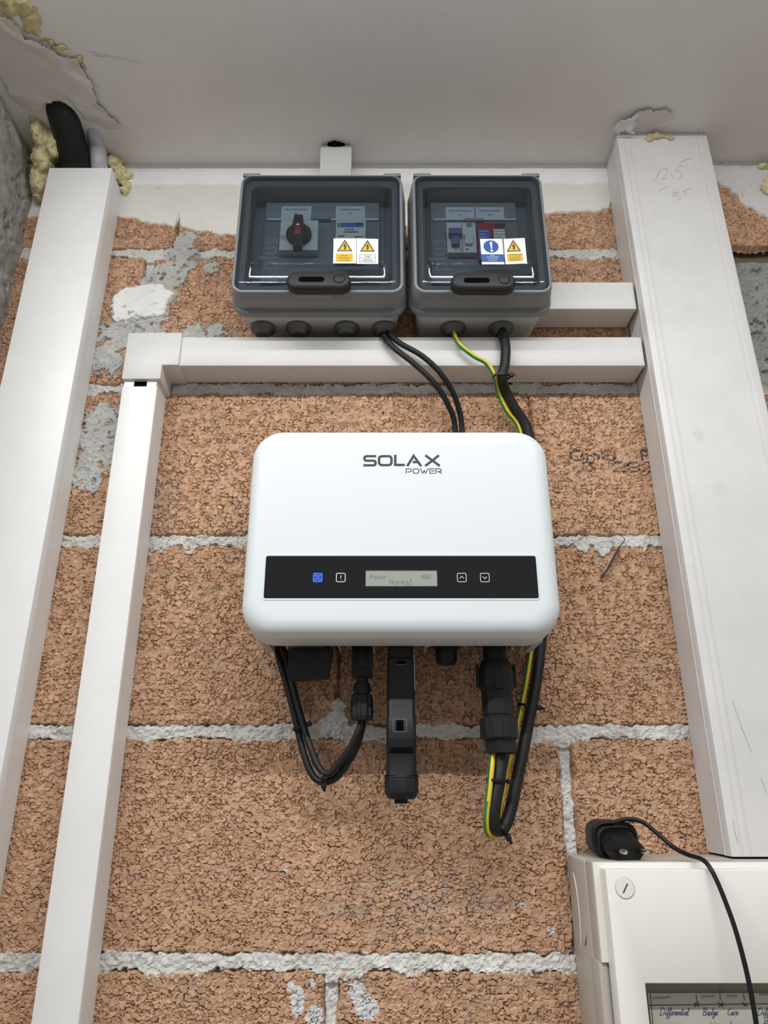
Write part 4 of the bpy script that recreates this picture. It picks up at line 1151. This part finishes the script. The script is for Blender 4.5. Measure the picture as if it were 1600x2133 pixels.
for f in Fc[:-2]:
    c_ = sum((V[j] for j in f), Vector()) / 4
    seg_ = min(f) // 12
    d_ = c_ - (pts[seg_] + pts[min(seg_ + 1, len(pts) - 1)]) / 2
    mi.append(0 if d_.dot(side) > 0 else 1)
mi += [0, 0]
me = bpy.data.meshes.new('earth_wire'); me.from_pydata([tuple(v) for v in V], [], Fc)
me.materials.append(M_WYELLOW); me.materials.append(M_GREEN)
me.polygons.foreach_set('material_index', mi); finish(me, 60)
o = bpy.data.objects.new('earth_wire', me); COL.objects.link(o)
tag(o, 'yellow and green striped earth wire running beside the thick mains cable', 'wire')

def tie(px, py, Y, half, depth, ang, head_side, label, tail=0.006):
    """cable tie around a bundle: band half width, bundle half depth, rotation in the wall plane"""
    c = W(px, py, Y)
    t = thing('cable_tie', label, 'cable tie', c, 'black cable ties')
    rot = Matrix.Translation(c) @ Matrix.Rotation(ang, 4, 'Y')
    def tr(d): return [rot @ Vector(v) for v in d[0]], d[1]
    n = 20; V, Fc = [], []
    for zz in (-0.0013, 0.0013):
        for s in (1.0, 1.0 + 0.0010 / half):
            for k in range(n):
                a = 2 * math.pi * k / n
                V.append((half * s * math.cos(a), depth * s * math.sin(a), zz))
    for k in range(n):
        q = (k + 1) % n
        Fc += [(k, q, n + q, n + k), (2 * n + k, 3 * n + k, 3 * n + q, 2 * n + q), (n + k, n + q, 3 * n + q, 3 * n + k), (k, 2 * n + k, 2 * n + q, q)]
    obj('band', tr((V, Fc)), M_BLACK, t)
    hx = head_side * (half + 0.0015)
    obj('head', tr(bbox_b(hx - 0.0024, hx + 0.0024, -depth * 0.5 - 0.0028, -depth * 0.5 + 0.0018, -0.0024, 0.0024, 0.0005)), M_BLACK, t)
    obj('tail', tr(box(min(hx, hx + head_side * tail), max(hx, hx + head_side * tail), -depth * 0.5 - 0.0010, -depth * 0.5, -0.0012, 0.0012)), M_BLACK, t)
    return t
tie(1044, 785, -0.0480, 0.0092, 0.0068, 0.0, 1, 'black cable tie on the mains cable in front of the horizontal trunking')
tie(627, 1515, -0.0235, 0.0072, 0.0055, -0.35, 1, 'black cable tie halfway down the falling solar cables', 0.003)
tie(672, 1621, -0.0355, 0.0055, 0.0062, 1.35, 1, 'black cable tie at the lowest bend of the solar cables', 0.005)
tie(1099, 1471, -0.0205, 0.0092, 0.0066, 0.18, 1, 'black cable tie high on the falling mains cable and earth wire', 0.006)
tie(1036, 1626, -0.0560, 0.0092, 0.0066, 0.08, 1, 'black cable tie just below the mains plug', 0.003)
tie(1047, 1727, -0.0490, 0.0062, 0.0085, 1.05, 1, 'black cable tie at the lowest bend of the mains cable', 0.006)

# strand stuck to the wall
st_ = obj('dark_strand', tube(ppath([(1262, 1096, -0.0045), (1276, 1108, -0.004), (1301, 1122, -0.005), (1290, 1140, -0.006), (1278, 1162, -0.006), (1265, 1187, -0.006), (1251, 1204, -0.0045)], 5),
      [0.0003] * 10 + [0.0006] * 5 + [0.0012] * 16, 6), mat('strand', (0.05, 0.045, 0.04), 0.8), None)
tag(st_, 'thin dark strand clinging to the mortar right of the inverter', 'strand')

# ------------------------------------------------------------------ fuse board with adapter
BX0, BZ1 = 0.1727, -0.0585
BX1, BZ0 = 0.60, -0.44
brd = thing('distribution_board', 'cream distribution board with windowed door under the widest trunking', 'fuse board', (0.386, 0, BZ0))
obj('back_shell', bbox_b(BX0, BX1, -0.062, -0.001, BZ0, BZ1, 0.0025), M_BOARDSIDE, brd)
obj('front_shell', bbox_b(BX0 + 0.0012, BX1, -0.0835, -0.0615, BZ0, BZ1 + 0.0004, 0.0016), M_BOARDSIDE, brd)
obj('front_frame', prism([(BX0 + 0.0012, -0.130), (BX0 + 0.0080, -0.130), (BX0 + 0.0080, BZ1 - 0.0036), (BX1, BZ1 - 0.0036), (BX1, BZ1 + 0.0004), (BX0 + 0.0012, BZ1 + 0.0004)], -0.083, -0.0872), M_BOARD, brd, smooth=20)
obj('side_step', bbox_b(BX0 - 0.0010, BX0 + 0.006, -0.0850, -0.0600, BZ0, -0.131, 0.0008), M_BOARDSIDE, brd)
# knock-out marks on the side
kc = (-0.030, -0.100)
V = []
for k in range(25):
    a = math.radians(100 + 160 * k / 24)
    V.append(Vector((BX0 - 0.0002, kc[0] - 0.022 * math.cos(a) * -0.55, kc[1] + 0.030 * math.sin(a))))
obj('knockout_arc', tube([Vector((BX0 - 0.0001, -0.020 - 0.012 * math.cos(math.radians(a)), -0.103 + 0.030 * math.sin(math.radians(a)))) for a in range(-85, 86, 10)], 0.0006, 5), M_BOARD, brd)
obj('side_scratch', tube([W(1231, 1897, -0.062) + Vector((0, 0, 0)), W(1219, 1970, -0.045)], 0.0004, 5), M_INKGREY, brd)
# door with window opening
DX0, DZ1, DX1, DZ0 = 0.1790, -0.0620, 0.60, -0.44
wx0, wz1 = 0.2010, -0.1405
yd0, yd1 = -0.0870, -0.1045
bm = bmesh.new()
V, Fc = prism([(DX0, DZ0), (wx0, DZ0), (wx0, wz1), (DX1, wz1), (DX1, DZ1), (DX0, DZ1)], yd0, yd1)
vs = [bm.verts.new(v) for v in V]
for f in Fc: bm.faces.new([vs[i] for i in f])
bmesh.ops.recalc_face_normals(bm, faces=bm.faces)
bmesh.ops.bevel(bm, geom=list(bm.edges), offset=0.0008, segments=2, affect='EDGES', profile=0.5)
fr = from_bm(bm)
d = obj('door', fr, M_BOARD, brd)
lk = W(1302, 1850, yd1)
lc = obj('lock', lathe((lk.x, lk.z), [(0.0074, yd1 + 0.001), (0.0074, yd1 - 0.0004), (0.0071, yd1 - 0.0006)], 28, 'y'), M_BOARD, d, smooth=20)
obj('lock_ring', lathe((lk.x, lk.z), [(0.0079, yd1 + 0.001), (0.0079, yd1 - 0.0002), (0.0074, yd1 - 0.0002)], 28, 'y'), M_BOARDSIDE, d)
obj('keyhole', ([(lk.x + x * 0.86 - z * 0.5 * 0 + 0.5 * z, yd1 - 0.0009, lk.z + z * 0.86 - 0.5 * x * -0.6) for x, z in ((-0.0009, -0.0038), (0.0007, -0.0038), (0.0011, 0.0038), (-0.0005, 0.0038))], [(0, 1, 2, 3)]), M_SIGNBLACK, d, smooth=0)
obj('window_pane', box(wx0 - 0.0005, DX1, -0.1005, -0.0995, DZ0, wz1 + 0.0005), M_PANE, d, smooth=0)
# schedule card
YS = -0.0890
card = obj('schedule_card', box(W(1353, 2100, YS).x, DX1, YS, YS + 0.001, DZ0, W(1400, 2069, YS).z), M_PAPER, None, smooth=0)
tag(card, 'handwritten paper circuit list behind the window of the fuse board', 'paper')
ys = YS - 0.0002
obj('ruling', strokes(pxl([[(1352, 2094), (1600, 2091)], [(1355, 2070), (1360, 2133)], [(1450, 2072), (1453, 2092)], [(1500, 2070), (1501, 2084)], [(1549, 2070), (1551, 2084)]], ys), 0.0006, ys), M_INKGREY, card, smooth=0)
obj('column_crosses', strokes(pxl([[(1446, 2088), (1457, 2097)], [(1456, 2088), (1447, 2098)], [(1496, 2088), (1507, 2097)], [(1506, 2088), (1498, 2098)], [(1546, 2088), (1557, 2096)], [(1556, 2089), (1549, 2096)]], ys), 0.0007, ys), M_INKGREY, card, smooth=0)
obj('fine_print', strokes(pxl([[(1360, 2079), (1397, 2077)], [(1461, 2076), (1490, 2075)], [(1513, 2075), (1537, 2074)], [(1582, 2072), (1600, 2071)]], ys), 0.0014, ys), mat('faint_print', (0.42, 0.41, 0.39), 0.7), card, smooth=0)
SCRIPT = {   # joined-up letters: advance, strokes in (x, y) with y up, x-height 1
 'D': (1.3, [[(0.15, 1.9), (0.1, 0.0), (0.7, 0.1), (1.1, 0.7), (1.0, 1.5), (0.4, 1.95), (0.0, 1.8)]]), 'i': (0.45, [[(0, 0.3), (0.25, 0.95), (0.2, 0.15), (0.45, 0.1)], [(0.3, 1.35), (0.34, 1.42)]]),
 'f': (0.55, [[(0, 0.3), (0.45, 1.6), (0.35, 2.05), (0.2, 1.6), (0.15, -0.9), (0.3, -0.7), (0.3, 0.1), (0.55, 0.3)]]), 'e': (0.6, [[(0, 0.3), (0.4, 0.7), (0.35, 1.0), (0.1, 0.7), (0.2, 0.1), (0.6, 0.25)]]),
 'r': (0.55, [[(0, 0.3), (0.2, 1.0), (0.3, 0.85), (0.5, 0.85), (0.4, 0.1), (0.55, 0.2)]]), 'n': (0.75, [[(0, 0.3), (0.12, 0.95), (0.12, 0.0), (0.35, 0.9), (0.55, 0.85), (0.55, 0.1), (0.75, 0.25)]]),
 't': (0.5, [[(0, 0.3), (0.3, 1.7), (0.22, 0.1), (0.5, 0.25)], [(0.05, 1.15), (0.5, 1.2)]]), 'l': (0.45, [[(0, 0.3), (0.35, 1.7), (0.25, 2.0), (0.12, 1.6), (0.2, 0.1), (0.45, 0.25)]]),
 'B': (1.2, [[(0.2, 1.8), (0.1, 0.0)], [(0.0, 1.7), (0.8, 1.9), (0.9, 1.4), (0.25, 1.0), (0.95, 0.8), (0.9, 0.1), (0.1, 0.0)]]), 'a': (0.75, [[(0.5, 0.9), (0.15, 0.8), (0.05, 0.3), (0.3, 0.05), (0.5, 0.9), (0.5, 0.1), (0.75, 0.25)]]),
 'd': (0.75, [[(0.5, 0.8), (0.1, 0.7), (0.1, 0.1), (0.45, 0.3), (0.6, 1.9), (0.5, 0.1), (0.75, 0.25)]]), 'g': (0.7, [[(0.5, 0.9), (0.1, 0.75), (0.15, 0.2), (0.5, 0.4), (0.5, 0.9), (0.42, -0.7), (0.1, -0.6), (0.7, 0.25)]]),
 'C': (1.1, [[(0.95, 1.5), (0.6, 1.8), (0.15, 1.2), (0.2, 0.3), (0.7, 0.05), (1.1, 0.35)]]), 'v': (0.65, [[(0, 0.4), (0.12, 0.95), (0.3, 0.05), (0.5, 0.9), (0.65, 0.8)]]),
 'L': (1.0, [[(0.35, 1.8), (0.15, 0.1), (1.0, 0.15)]]), 'c': (0.6, [[(0.45, 0.85), (0.15, 0.75), (0.1, 0.2), (0.6, 0.2)]]), 'u': (0.75, [[(0, 0.8), (0.1, 0.15), (0.45, 0.2), (0.5, 0.9), (0.5, 0.1), (0.75, 0.25)]]),
 's': (0.5, [[(0, 0.3), (0.3, 1.0), (0.42, 0.3), (0.1, 0.05), (0.5, 0.2)]]), 'o': (0.65, [[(0.4, 0.9), (0.08, 0.6), (0.25, 0.05), (0.5, 0.5), (0.4, 0.9), (0.65, 0.8)]])}
def scribble(word, x0, ybase, x1):
    tot = sum(SCRIPT[c][0] for c in word)
    k = (x1 - x0) / tot
    out, x = [], x0
    for c in word:
        adv, st = SCRIPT[c]
        for ln in st: out.append([(x + (p + 0.22 * q) * k, ybase - q * 8.2 + random.uniform(-0.5, 0.5)) for p, q in ln])
        x += adv * k
    return out
for w_, x_, y_, e_ in (('Differentiel', 1374, 2115, 1434), ('Badge', 1463, 2115, 1495), ('Cave', 1514, 2115, 1538), ('Differ', 1577, 2115, 1612), ('cuisine', 1374, 2141, 1420), ('cuisine', 1465, 2141, 1500), ('Live', 1517, 2141, 1545), ('Bo', 1588, 2141, 1606)):
    obj('handwriting', strokes(pxl(scribble(w_, x_, y_, e_), ys), 0.0005, ys), M_PENBLUE, card, smooth=0)

# plug-in adapter lying on the board
def adapter():
    A = W(1258, 1752, -0.020)          # back end centre
    B = W(1303, 1766, -0.066)          # plug face centre
    zb = BZ1 + 0.0006
    t = thing('power_adapter', 'black plug-in power adapter lying on the fuse board', 'adapter', (A.x, -0.04, zb))
    ax = Vector((B.x - A.x, B.y - A.y, 0)); ln = ax.length; ax.normalize()
    sd = Vector((ax.y, -ax.x, 0)) * -1
    if sd.x < 0: sd = -sd
    def ring(s, hw, h0, h1, r, n=5):
        c = Vector((A.x, A.y, 0)) + ax * s
        return [c + sd * p + Vector((0, 0, zb + (h0 + h1) / 2 + q)) for p, q in rr_ring(hw, (h1 - h0) / 2, r, n)]
    def stack(rs):
        V, Fc = [], []
        for r in rs: V += r
        m = len(rs[0])
        for i in range(len(rs) - 1):
            for k in range(m): Fc.append((i * m + k, i * m + (k + 1) % m, (i + 1) * m + (k + 1) % m, (i + 1) * m + k))
        Fc.append(tuple(range(m - 1, -1, -1))); Fc.append(tuple(range((len(rs) - 1) * m, len(rs) * m)))
        return V, Fc
    body = stack([ring(-0.010, 0.010, 0.008, 0.024, 0.007), ring(-0.007, 0.0145, 0.003, 0.029, 0.009), ring(0.0, 0.0165, 0.0008, 0.0305, 0.010), ring(0.022, 0.0175, 0.0, 0.0270, 0.009), ring(0.030, 0.0175, 0.0, 0.0245, 0.008)])
    obj('body', body, M_BLACK2, t, smooth=40)
    L = ln + 0.004
    plug = stack([ring(0.028, 0.0165, 0.0, 0.0225, 0.007, 1), ring(L - 0.004, 0.0165, 0.0, 0.0165, 0.0062, 1), ring(L, 0.0158, 0.0, 0.0145, 0.0060, 1)])
    obj('plug_end', plug, M_BLACK, t, smooth=15)
    for s in (-1, 1):
        c0 = Vector((A.x, A.y, zb + 0.0075)) + ax * L + sd * (s * 0.0092)
        pn = obj('pin', tube([c0 - ax * 0.001, c0 + ax * 0.008], 0.0021, 12), M_BLACK, t, smooth=50)
        obj('pin_tip', tube([c0 + ax * 0.008, c0 + ax * 0.0165, c0 + ax * 0.018], [0.0020, 0.0020, 0.0012], 12), M_STEEL, pn, smooth=50)
    # turns of the cord round the body
    for s, tilt in ((0.024, 0.004), (0.0275, 0.0035), (0.0315, -0.002)):
        pts = []
        for k in range(29):
            a = 2 * math.pi * k / 28
            r = 1.0
            c = Vector((A.x, A.y, 0)) + ax * (s + tilt * math.cos(a))
            hh = 0.0142 if s < 0.03 else 0.0125
            x, z = 0.0180 * math.copysign(abs(math.cos(a)) ** 0.6, math.cos(a)), hh * math.copysign(abs(math.sin(a)) ** 0.6, math.sin(a))
            pts.append(c + sd * x + Vector((0, 0, max(zb + hh + z, zb + 0.0016))))
        obj('cord_turn', tube(pts, 0.0014, 8), M_BLACK, t, smooth=60)
    cp = [(1246, 1727, -0.040), (1268, 1718, -0.044), (1292, 1709, -0.048), (1312, 1706, -0.051), (1340, 1713, -0.056), (1372, 1738, -0.063), (1402, 1764, -0.072), (1432, 1780, -0.084), (1462, 1790, -0.1000),
          (1478, 1806, -0.1085), (1494, 1836, -0.113), (1512, 1880, -0.117), (1530, 1930, -0.121), (1547, 1990, -0.124), (1561, 2050, -0.126), (1572, 2110, -0.127), (1578, 2150, -0.127)]
    obj('cord', tube(ppath(cp, 7), 0.0019, 10), M_BLACK, t, smooth=60)
adapter()

# ------------------------------------------------------------------ pipes, foam and film in the ceiling corner
def blob(name, label, pts, m, sub=4, amp=0.5, freq=9.0, seed=0, group='yellow expanding foam'):
    """lumpy foam: list of (centre, radii) ellipsoids fused by remeshing"""
    bm = bmesh.new()
    for c, r in pts:
        s = bmesh.ops.create_icosphere(bm, subdivisions=3, radius=1.0)['verts']
        for v in s: v.co = Vector((v.co.x * r[0], v.co.y * r[1], v.co.z * r[2])) + Vector(c)
    me = bpy.data.meshes.new(name); bm.to_mesh(me); bm.free()
    o = bpy.data.objects.new(name, me); COL.objects.link(o)
    rm = o.modifiers.new('fuse', 'REMESH'); rm.mode = 'VOXEL'; rm.voxel_size = 0.0016
    dg = bpy.context.evaluated_depsgraph_get()
    m2 = bpy.data.meshes.new_from_object(o.evaluated_get(dg))
    o.modifiers.clear(); o.data = m2
    co = np.empty(len(m2.vertices) * 3, np.float32); m2.vertices.foreach_get('co', co)
    no = np.empty(len(m2.vertices) * 3, np.float32); m2.vertices.foreach_get('normal', no)
    co = co.reshape(-1, 3).astype(float); no = no.reshape(-1, 3)
    d = (fbm(co[:, 0] * 120 + co[:, 1] * 63 + seed, co[:, 2] * 120 - co[:, 1] * 71, 900 + seed, 4) - 0.5) * amp * 0.02
    co = co + no * d[:, None]
    m2.vertices.foreach_set('co', co.astype(np.float32).ravel())
    m2.materials.clear(); m2.materials.append(m); m2.shade_smooth(); m2.update()
    tag(o, label, 'foam', group)
    return o

def PW(x, y, Y): v = W(x, y, Y); return (v.x, v.y, v.z)
blob('expanding_foam', 'yellow foam wedge between concrete wall and black conduit', [(PW(88, 280, -0.055), (0.012, 0.022, 0.024)), (PW(92, 330, -0.035), (0.016, 0.02, 0.026)), (PW(85, 370, -0.022), (0.014, 0.016, 0.026)), (PW(112, 300, -0.05), (0.009, 0.014, 0.02)), (PW(72, 240, -0.075), (0.008, 0.014, 0.012)), (PW(80, 398, -0.014), (0.009, 0.012, 0.014))], M_FOAM, seed=3)
blob('expanding_foam', 'yellow foam lump right of the grey conduit above the plain trunking', [(PW(240, 335, -0.012), (0.008, 0.010, 0.018)), (PW(252, 365, -0.008), (0.009, 0.008, 0.016)), (PW(226, 305, -0.022), (0.005, 0.009, 0.010)), (PW(262, 392, -0.004), (0.005, 0.006, 0.014)), (PW(272, 368, -0.003), (0.004, 0.005, 0.006))], M_FOAM, seed=7)
def CP(x, y, dz=0.0): v = WZ(x, y, CEIL); return (v.x, v.y, CEIL + dz)
blob('expanding_foam', 'glossy brownish foam stain on the ceiling in the top corner', [(CP(20, 12), (0.016, 0.012, 0.003)), (CP(50, 18), (0.016, 0.009, 0.003)), (CP(68, 40), (0.013, 0.010, 0.004)), (CP(70, 62), (0.011, 0.008, 0.0035)), (CP(100, 85), (0.010, 0.004, 0.003)), (CP(125, 98), (0.010, 0.003, 0.003)), (CP(160, 120), (0.008, 0.004, 0.003)), (CP(176, 140), (0.004, 0.006, 0.002))], M_FOAMSKIN, seed=11)
blob('expanding_foam', 'yellow foam remnant on top of the widest trunking', [(PW(1352, 288, -0.0560), (0.007, 0.0026, 0.005)), (PW(1375, 284, -0.0560), (0.010, 0.0026, 0.005)), (PW(1396, 287, -0.056), (0.007, 0.0026, 0.005)), (PW(1372, 264, -0.058), (0.010, 0.004, 0.004))], M_FOAMSKIN, seed=17)
blob('expanding_foam', 'yellow foam dab on the plaster at the right edge', [(PW(1598, 390, -0.010), (0.008, 0.004, 0.012)), (PW(1604, 376, -0.010), (0.007, 0.004, 0.008))], M_FOAM, seed=19)
blob('expanding_foam', 'small yellow foam strip under the ceiling at the right edge', [(PW(1594, 348, -0.010), (0.010, 0.005, 0.003)), (PW(1610, 346, -0.010), (0.010, 0.005, 0.003))], M_FOAM, seed=23)

pp = [W(166, 420, -0.0215), W(162, 380, -0.0215), W(158, 350, -0.0245), W(150, 312, -0.042), W(141, 272, -0.062), W(131, 236, -0.081)]
pp.append(pp[-1] + Vector((-0.006, -0.016, 0.030))); pp.append(pp[-1] + Vector((-0.002, -0.008, 0.030)))
o = obj('black_conduit', tube(catmull(pp, 6), 0.0195, 20), M_RUBBER, None, smooth=60)
tag(o, 'thick black conduit dropping from the ceiling into the plain trunking', 'conduit')
pp = [W(214, 420, -0.018), W(211, 380, -0.019), W(207, 345, -0.021), W(203, 305, -0.034), W(197, 272, -0.053)]
pp.append(pp[-1] + Vector((-0.006, -0.018, 0.024))); pp.append(pp[-1] + Vector((-0.003, -0.010, 0.03)))
o = obj('grey_conduit', tube(catmull(pp, 6), 0.0112, 16), M_GREYPIPE, None, smooth=60)
tag(o, 'slim grey conduit beside the black one in the ceiling corner', 'conduit')

def inside(poly, x, y):
    c = np.zeros(x.shape, bool); n = len(poly)
    for i in range(n):
        x1, y1 = poly[i]; x2, y2 = poly[(i + 1) % n]
        cond = ((y1 > y) != (y2 > y)) & (x < (x2 - x1) * (y - y1) / (y2 - y1 + 1e-12) + x1)
        c ^= cond
    return c

def film(name, label, poly_px, m, lift, seed, color=None, sag=None, wr=0.004):
    P = [WZ(p[0], p[1], CEIL) for p in poly_px]
    poly = [(p.x, p.y) for p in P]
    x0, x1 = min(p[0] for p in poly), max(p[0] for p in poly)
    y0, y1 = min(p[1] for p in poly), max(p[1] for p in poly)
    st = 0.0018
    X, Y = np.meshgrid(np.arange(x0, x1, st), np.arange(y0, y1, st))
    jx = X + (fbm(X * 90, Y * 90, seed + 5, 3) - 0.5) * 0.010; jy = Y + (fbm(X * 90, Y * 90, seed + 6, 3) - 0.5) * 0.010
    ins = inside(poly, jx, jy)
    u = X * 0.80 + Y * 0.6; v = -X * 0.6 + Y * 0.8
    w = fbm(u * 9, v * 26, seed, 3)
    rid = 1 - np.abs(2 * w - 1)
    h = lift + wr * (rid ** 3) + 0.0006 * fbm(X * 110, Y * 110, seed + 2, 3)
    if sag is not None: h = h + sag(X, Y)
    pos = np.stack([X, Y, CEIL - h], -1).reshape(-1, 3)
    cc = np.ones((pos.shape[0], 3)) * 0.5
    me = grid_mesh(name, X, Y, pos, cc, keep=ins)
    o = link_mesh(name, me, m)
    s = o.modifiers.new('thick', 'SOLIDIFY'); s.thickness = 0.0005
    return tag(o, label, 'film')
film('plastic_film', 'wrinkled glossy film stretched over the ceiling corner above the conduits',
     [(-60, 0), (0, 28), (30, 40), (48, 78), (80, 88), (118, 112), (160, 124), (178, 150), (190, 185), (210, 225), (255, 262), (236, 266), (205, 252), (178, 246), (160, 226), (140, 196), (118, 206), (92, 208), (84, 230), (60, 222), (32, 203), (18, 180), (-10, 140), (-60, 110)],
     M_FILM, 0.0010, 1201, wr=0.0045)
film('plastic_film', 'small crumpled grey flap of film above the widest trunking',
     [(1300, 262), (1318, 242), (1330, 230), (1352, 224), (1378, 226), (1398, 232), (1402, 243), (1380, 250), (1345, 258), (1322, 266)], M_FILM, 0.0012, 1302, wr=0.004)
film('torn_paint', 'flake of torn white paint hanging where widest trunking meets ceiling', [(1274, 262), (1290, 248), (1312, 240), (1328, 228), (1322, 250), (1312, 262), (1322, 270), (1304, 262), (1284, 268)], mat('torn_paint', (0.74, 0.74, 0.75), 0.5), 0.003, 1405, wr=0.006)
film('torn_paint', 'ragged strip of peeling paint along the ceiling edge at the right', [(1492, 344), (1530, 342), (1560, 345), (1585, 338), (1640, 336), (1640, 350), (1590, 349), (1566, 353), (1540, 352), (1500, 350)], mat('torn_paint2', (0.50, 0.48, 0.46), 0.6), 0.004, 1507, wr=0.004)
for pts_, r_, lb in (([(178, 108), (205, 113), (236, 121), (266, 127), (294, 131)], 0.0011, 'long thin white highlight ridge on the ceiling right of the film'), ([(112, 101), (130, 104), (144, 103)], 0.0016, 'short glossy highlight ridge on the ceiling beside the foam stain'),
                     ([(196, 117), (208, 119), (220, 120)], 0.0014, 'stubby highlight ridge just below the long one on the ceiling'), ([(150, 164), (175, 168), (196, 176), (214, 184)], 0.0007, 'faint wavy highlight ridge on the ceiling film')):
    q_ = [WZ(x, y, CEIL - 0.0006) for x, y in pts_]
    n_ = len(catmull(q_, 5))
    o = obj('highlight_ridge', tube(catmull(q_, 5), [r_ * math.sin(math.pi * (k + 0.6) / (n_ + 0.2)) for k in range(n_)], 6), mat('ridge_highlight', (0.8, 0.79, 0.77), 0.2), None, smooth=60)  # glossy white tubes stand in for thin highlights on the ceiling
    tag(o, lb, 'highlight ridge', 'highlight ridges on the ceiling')
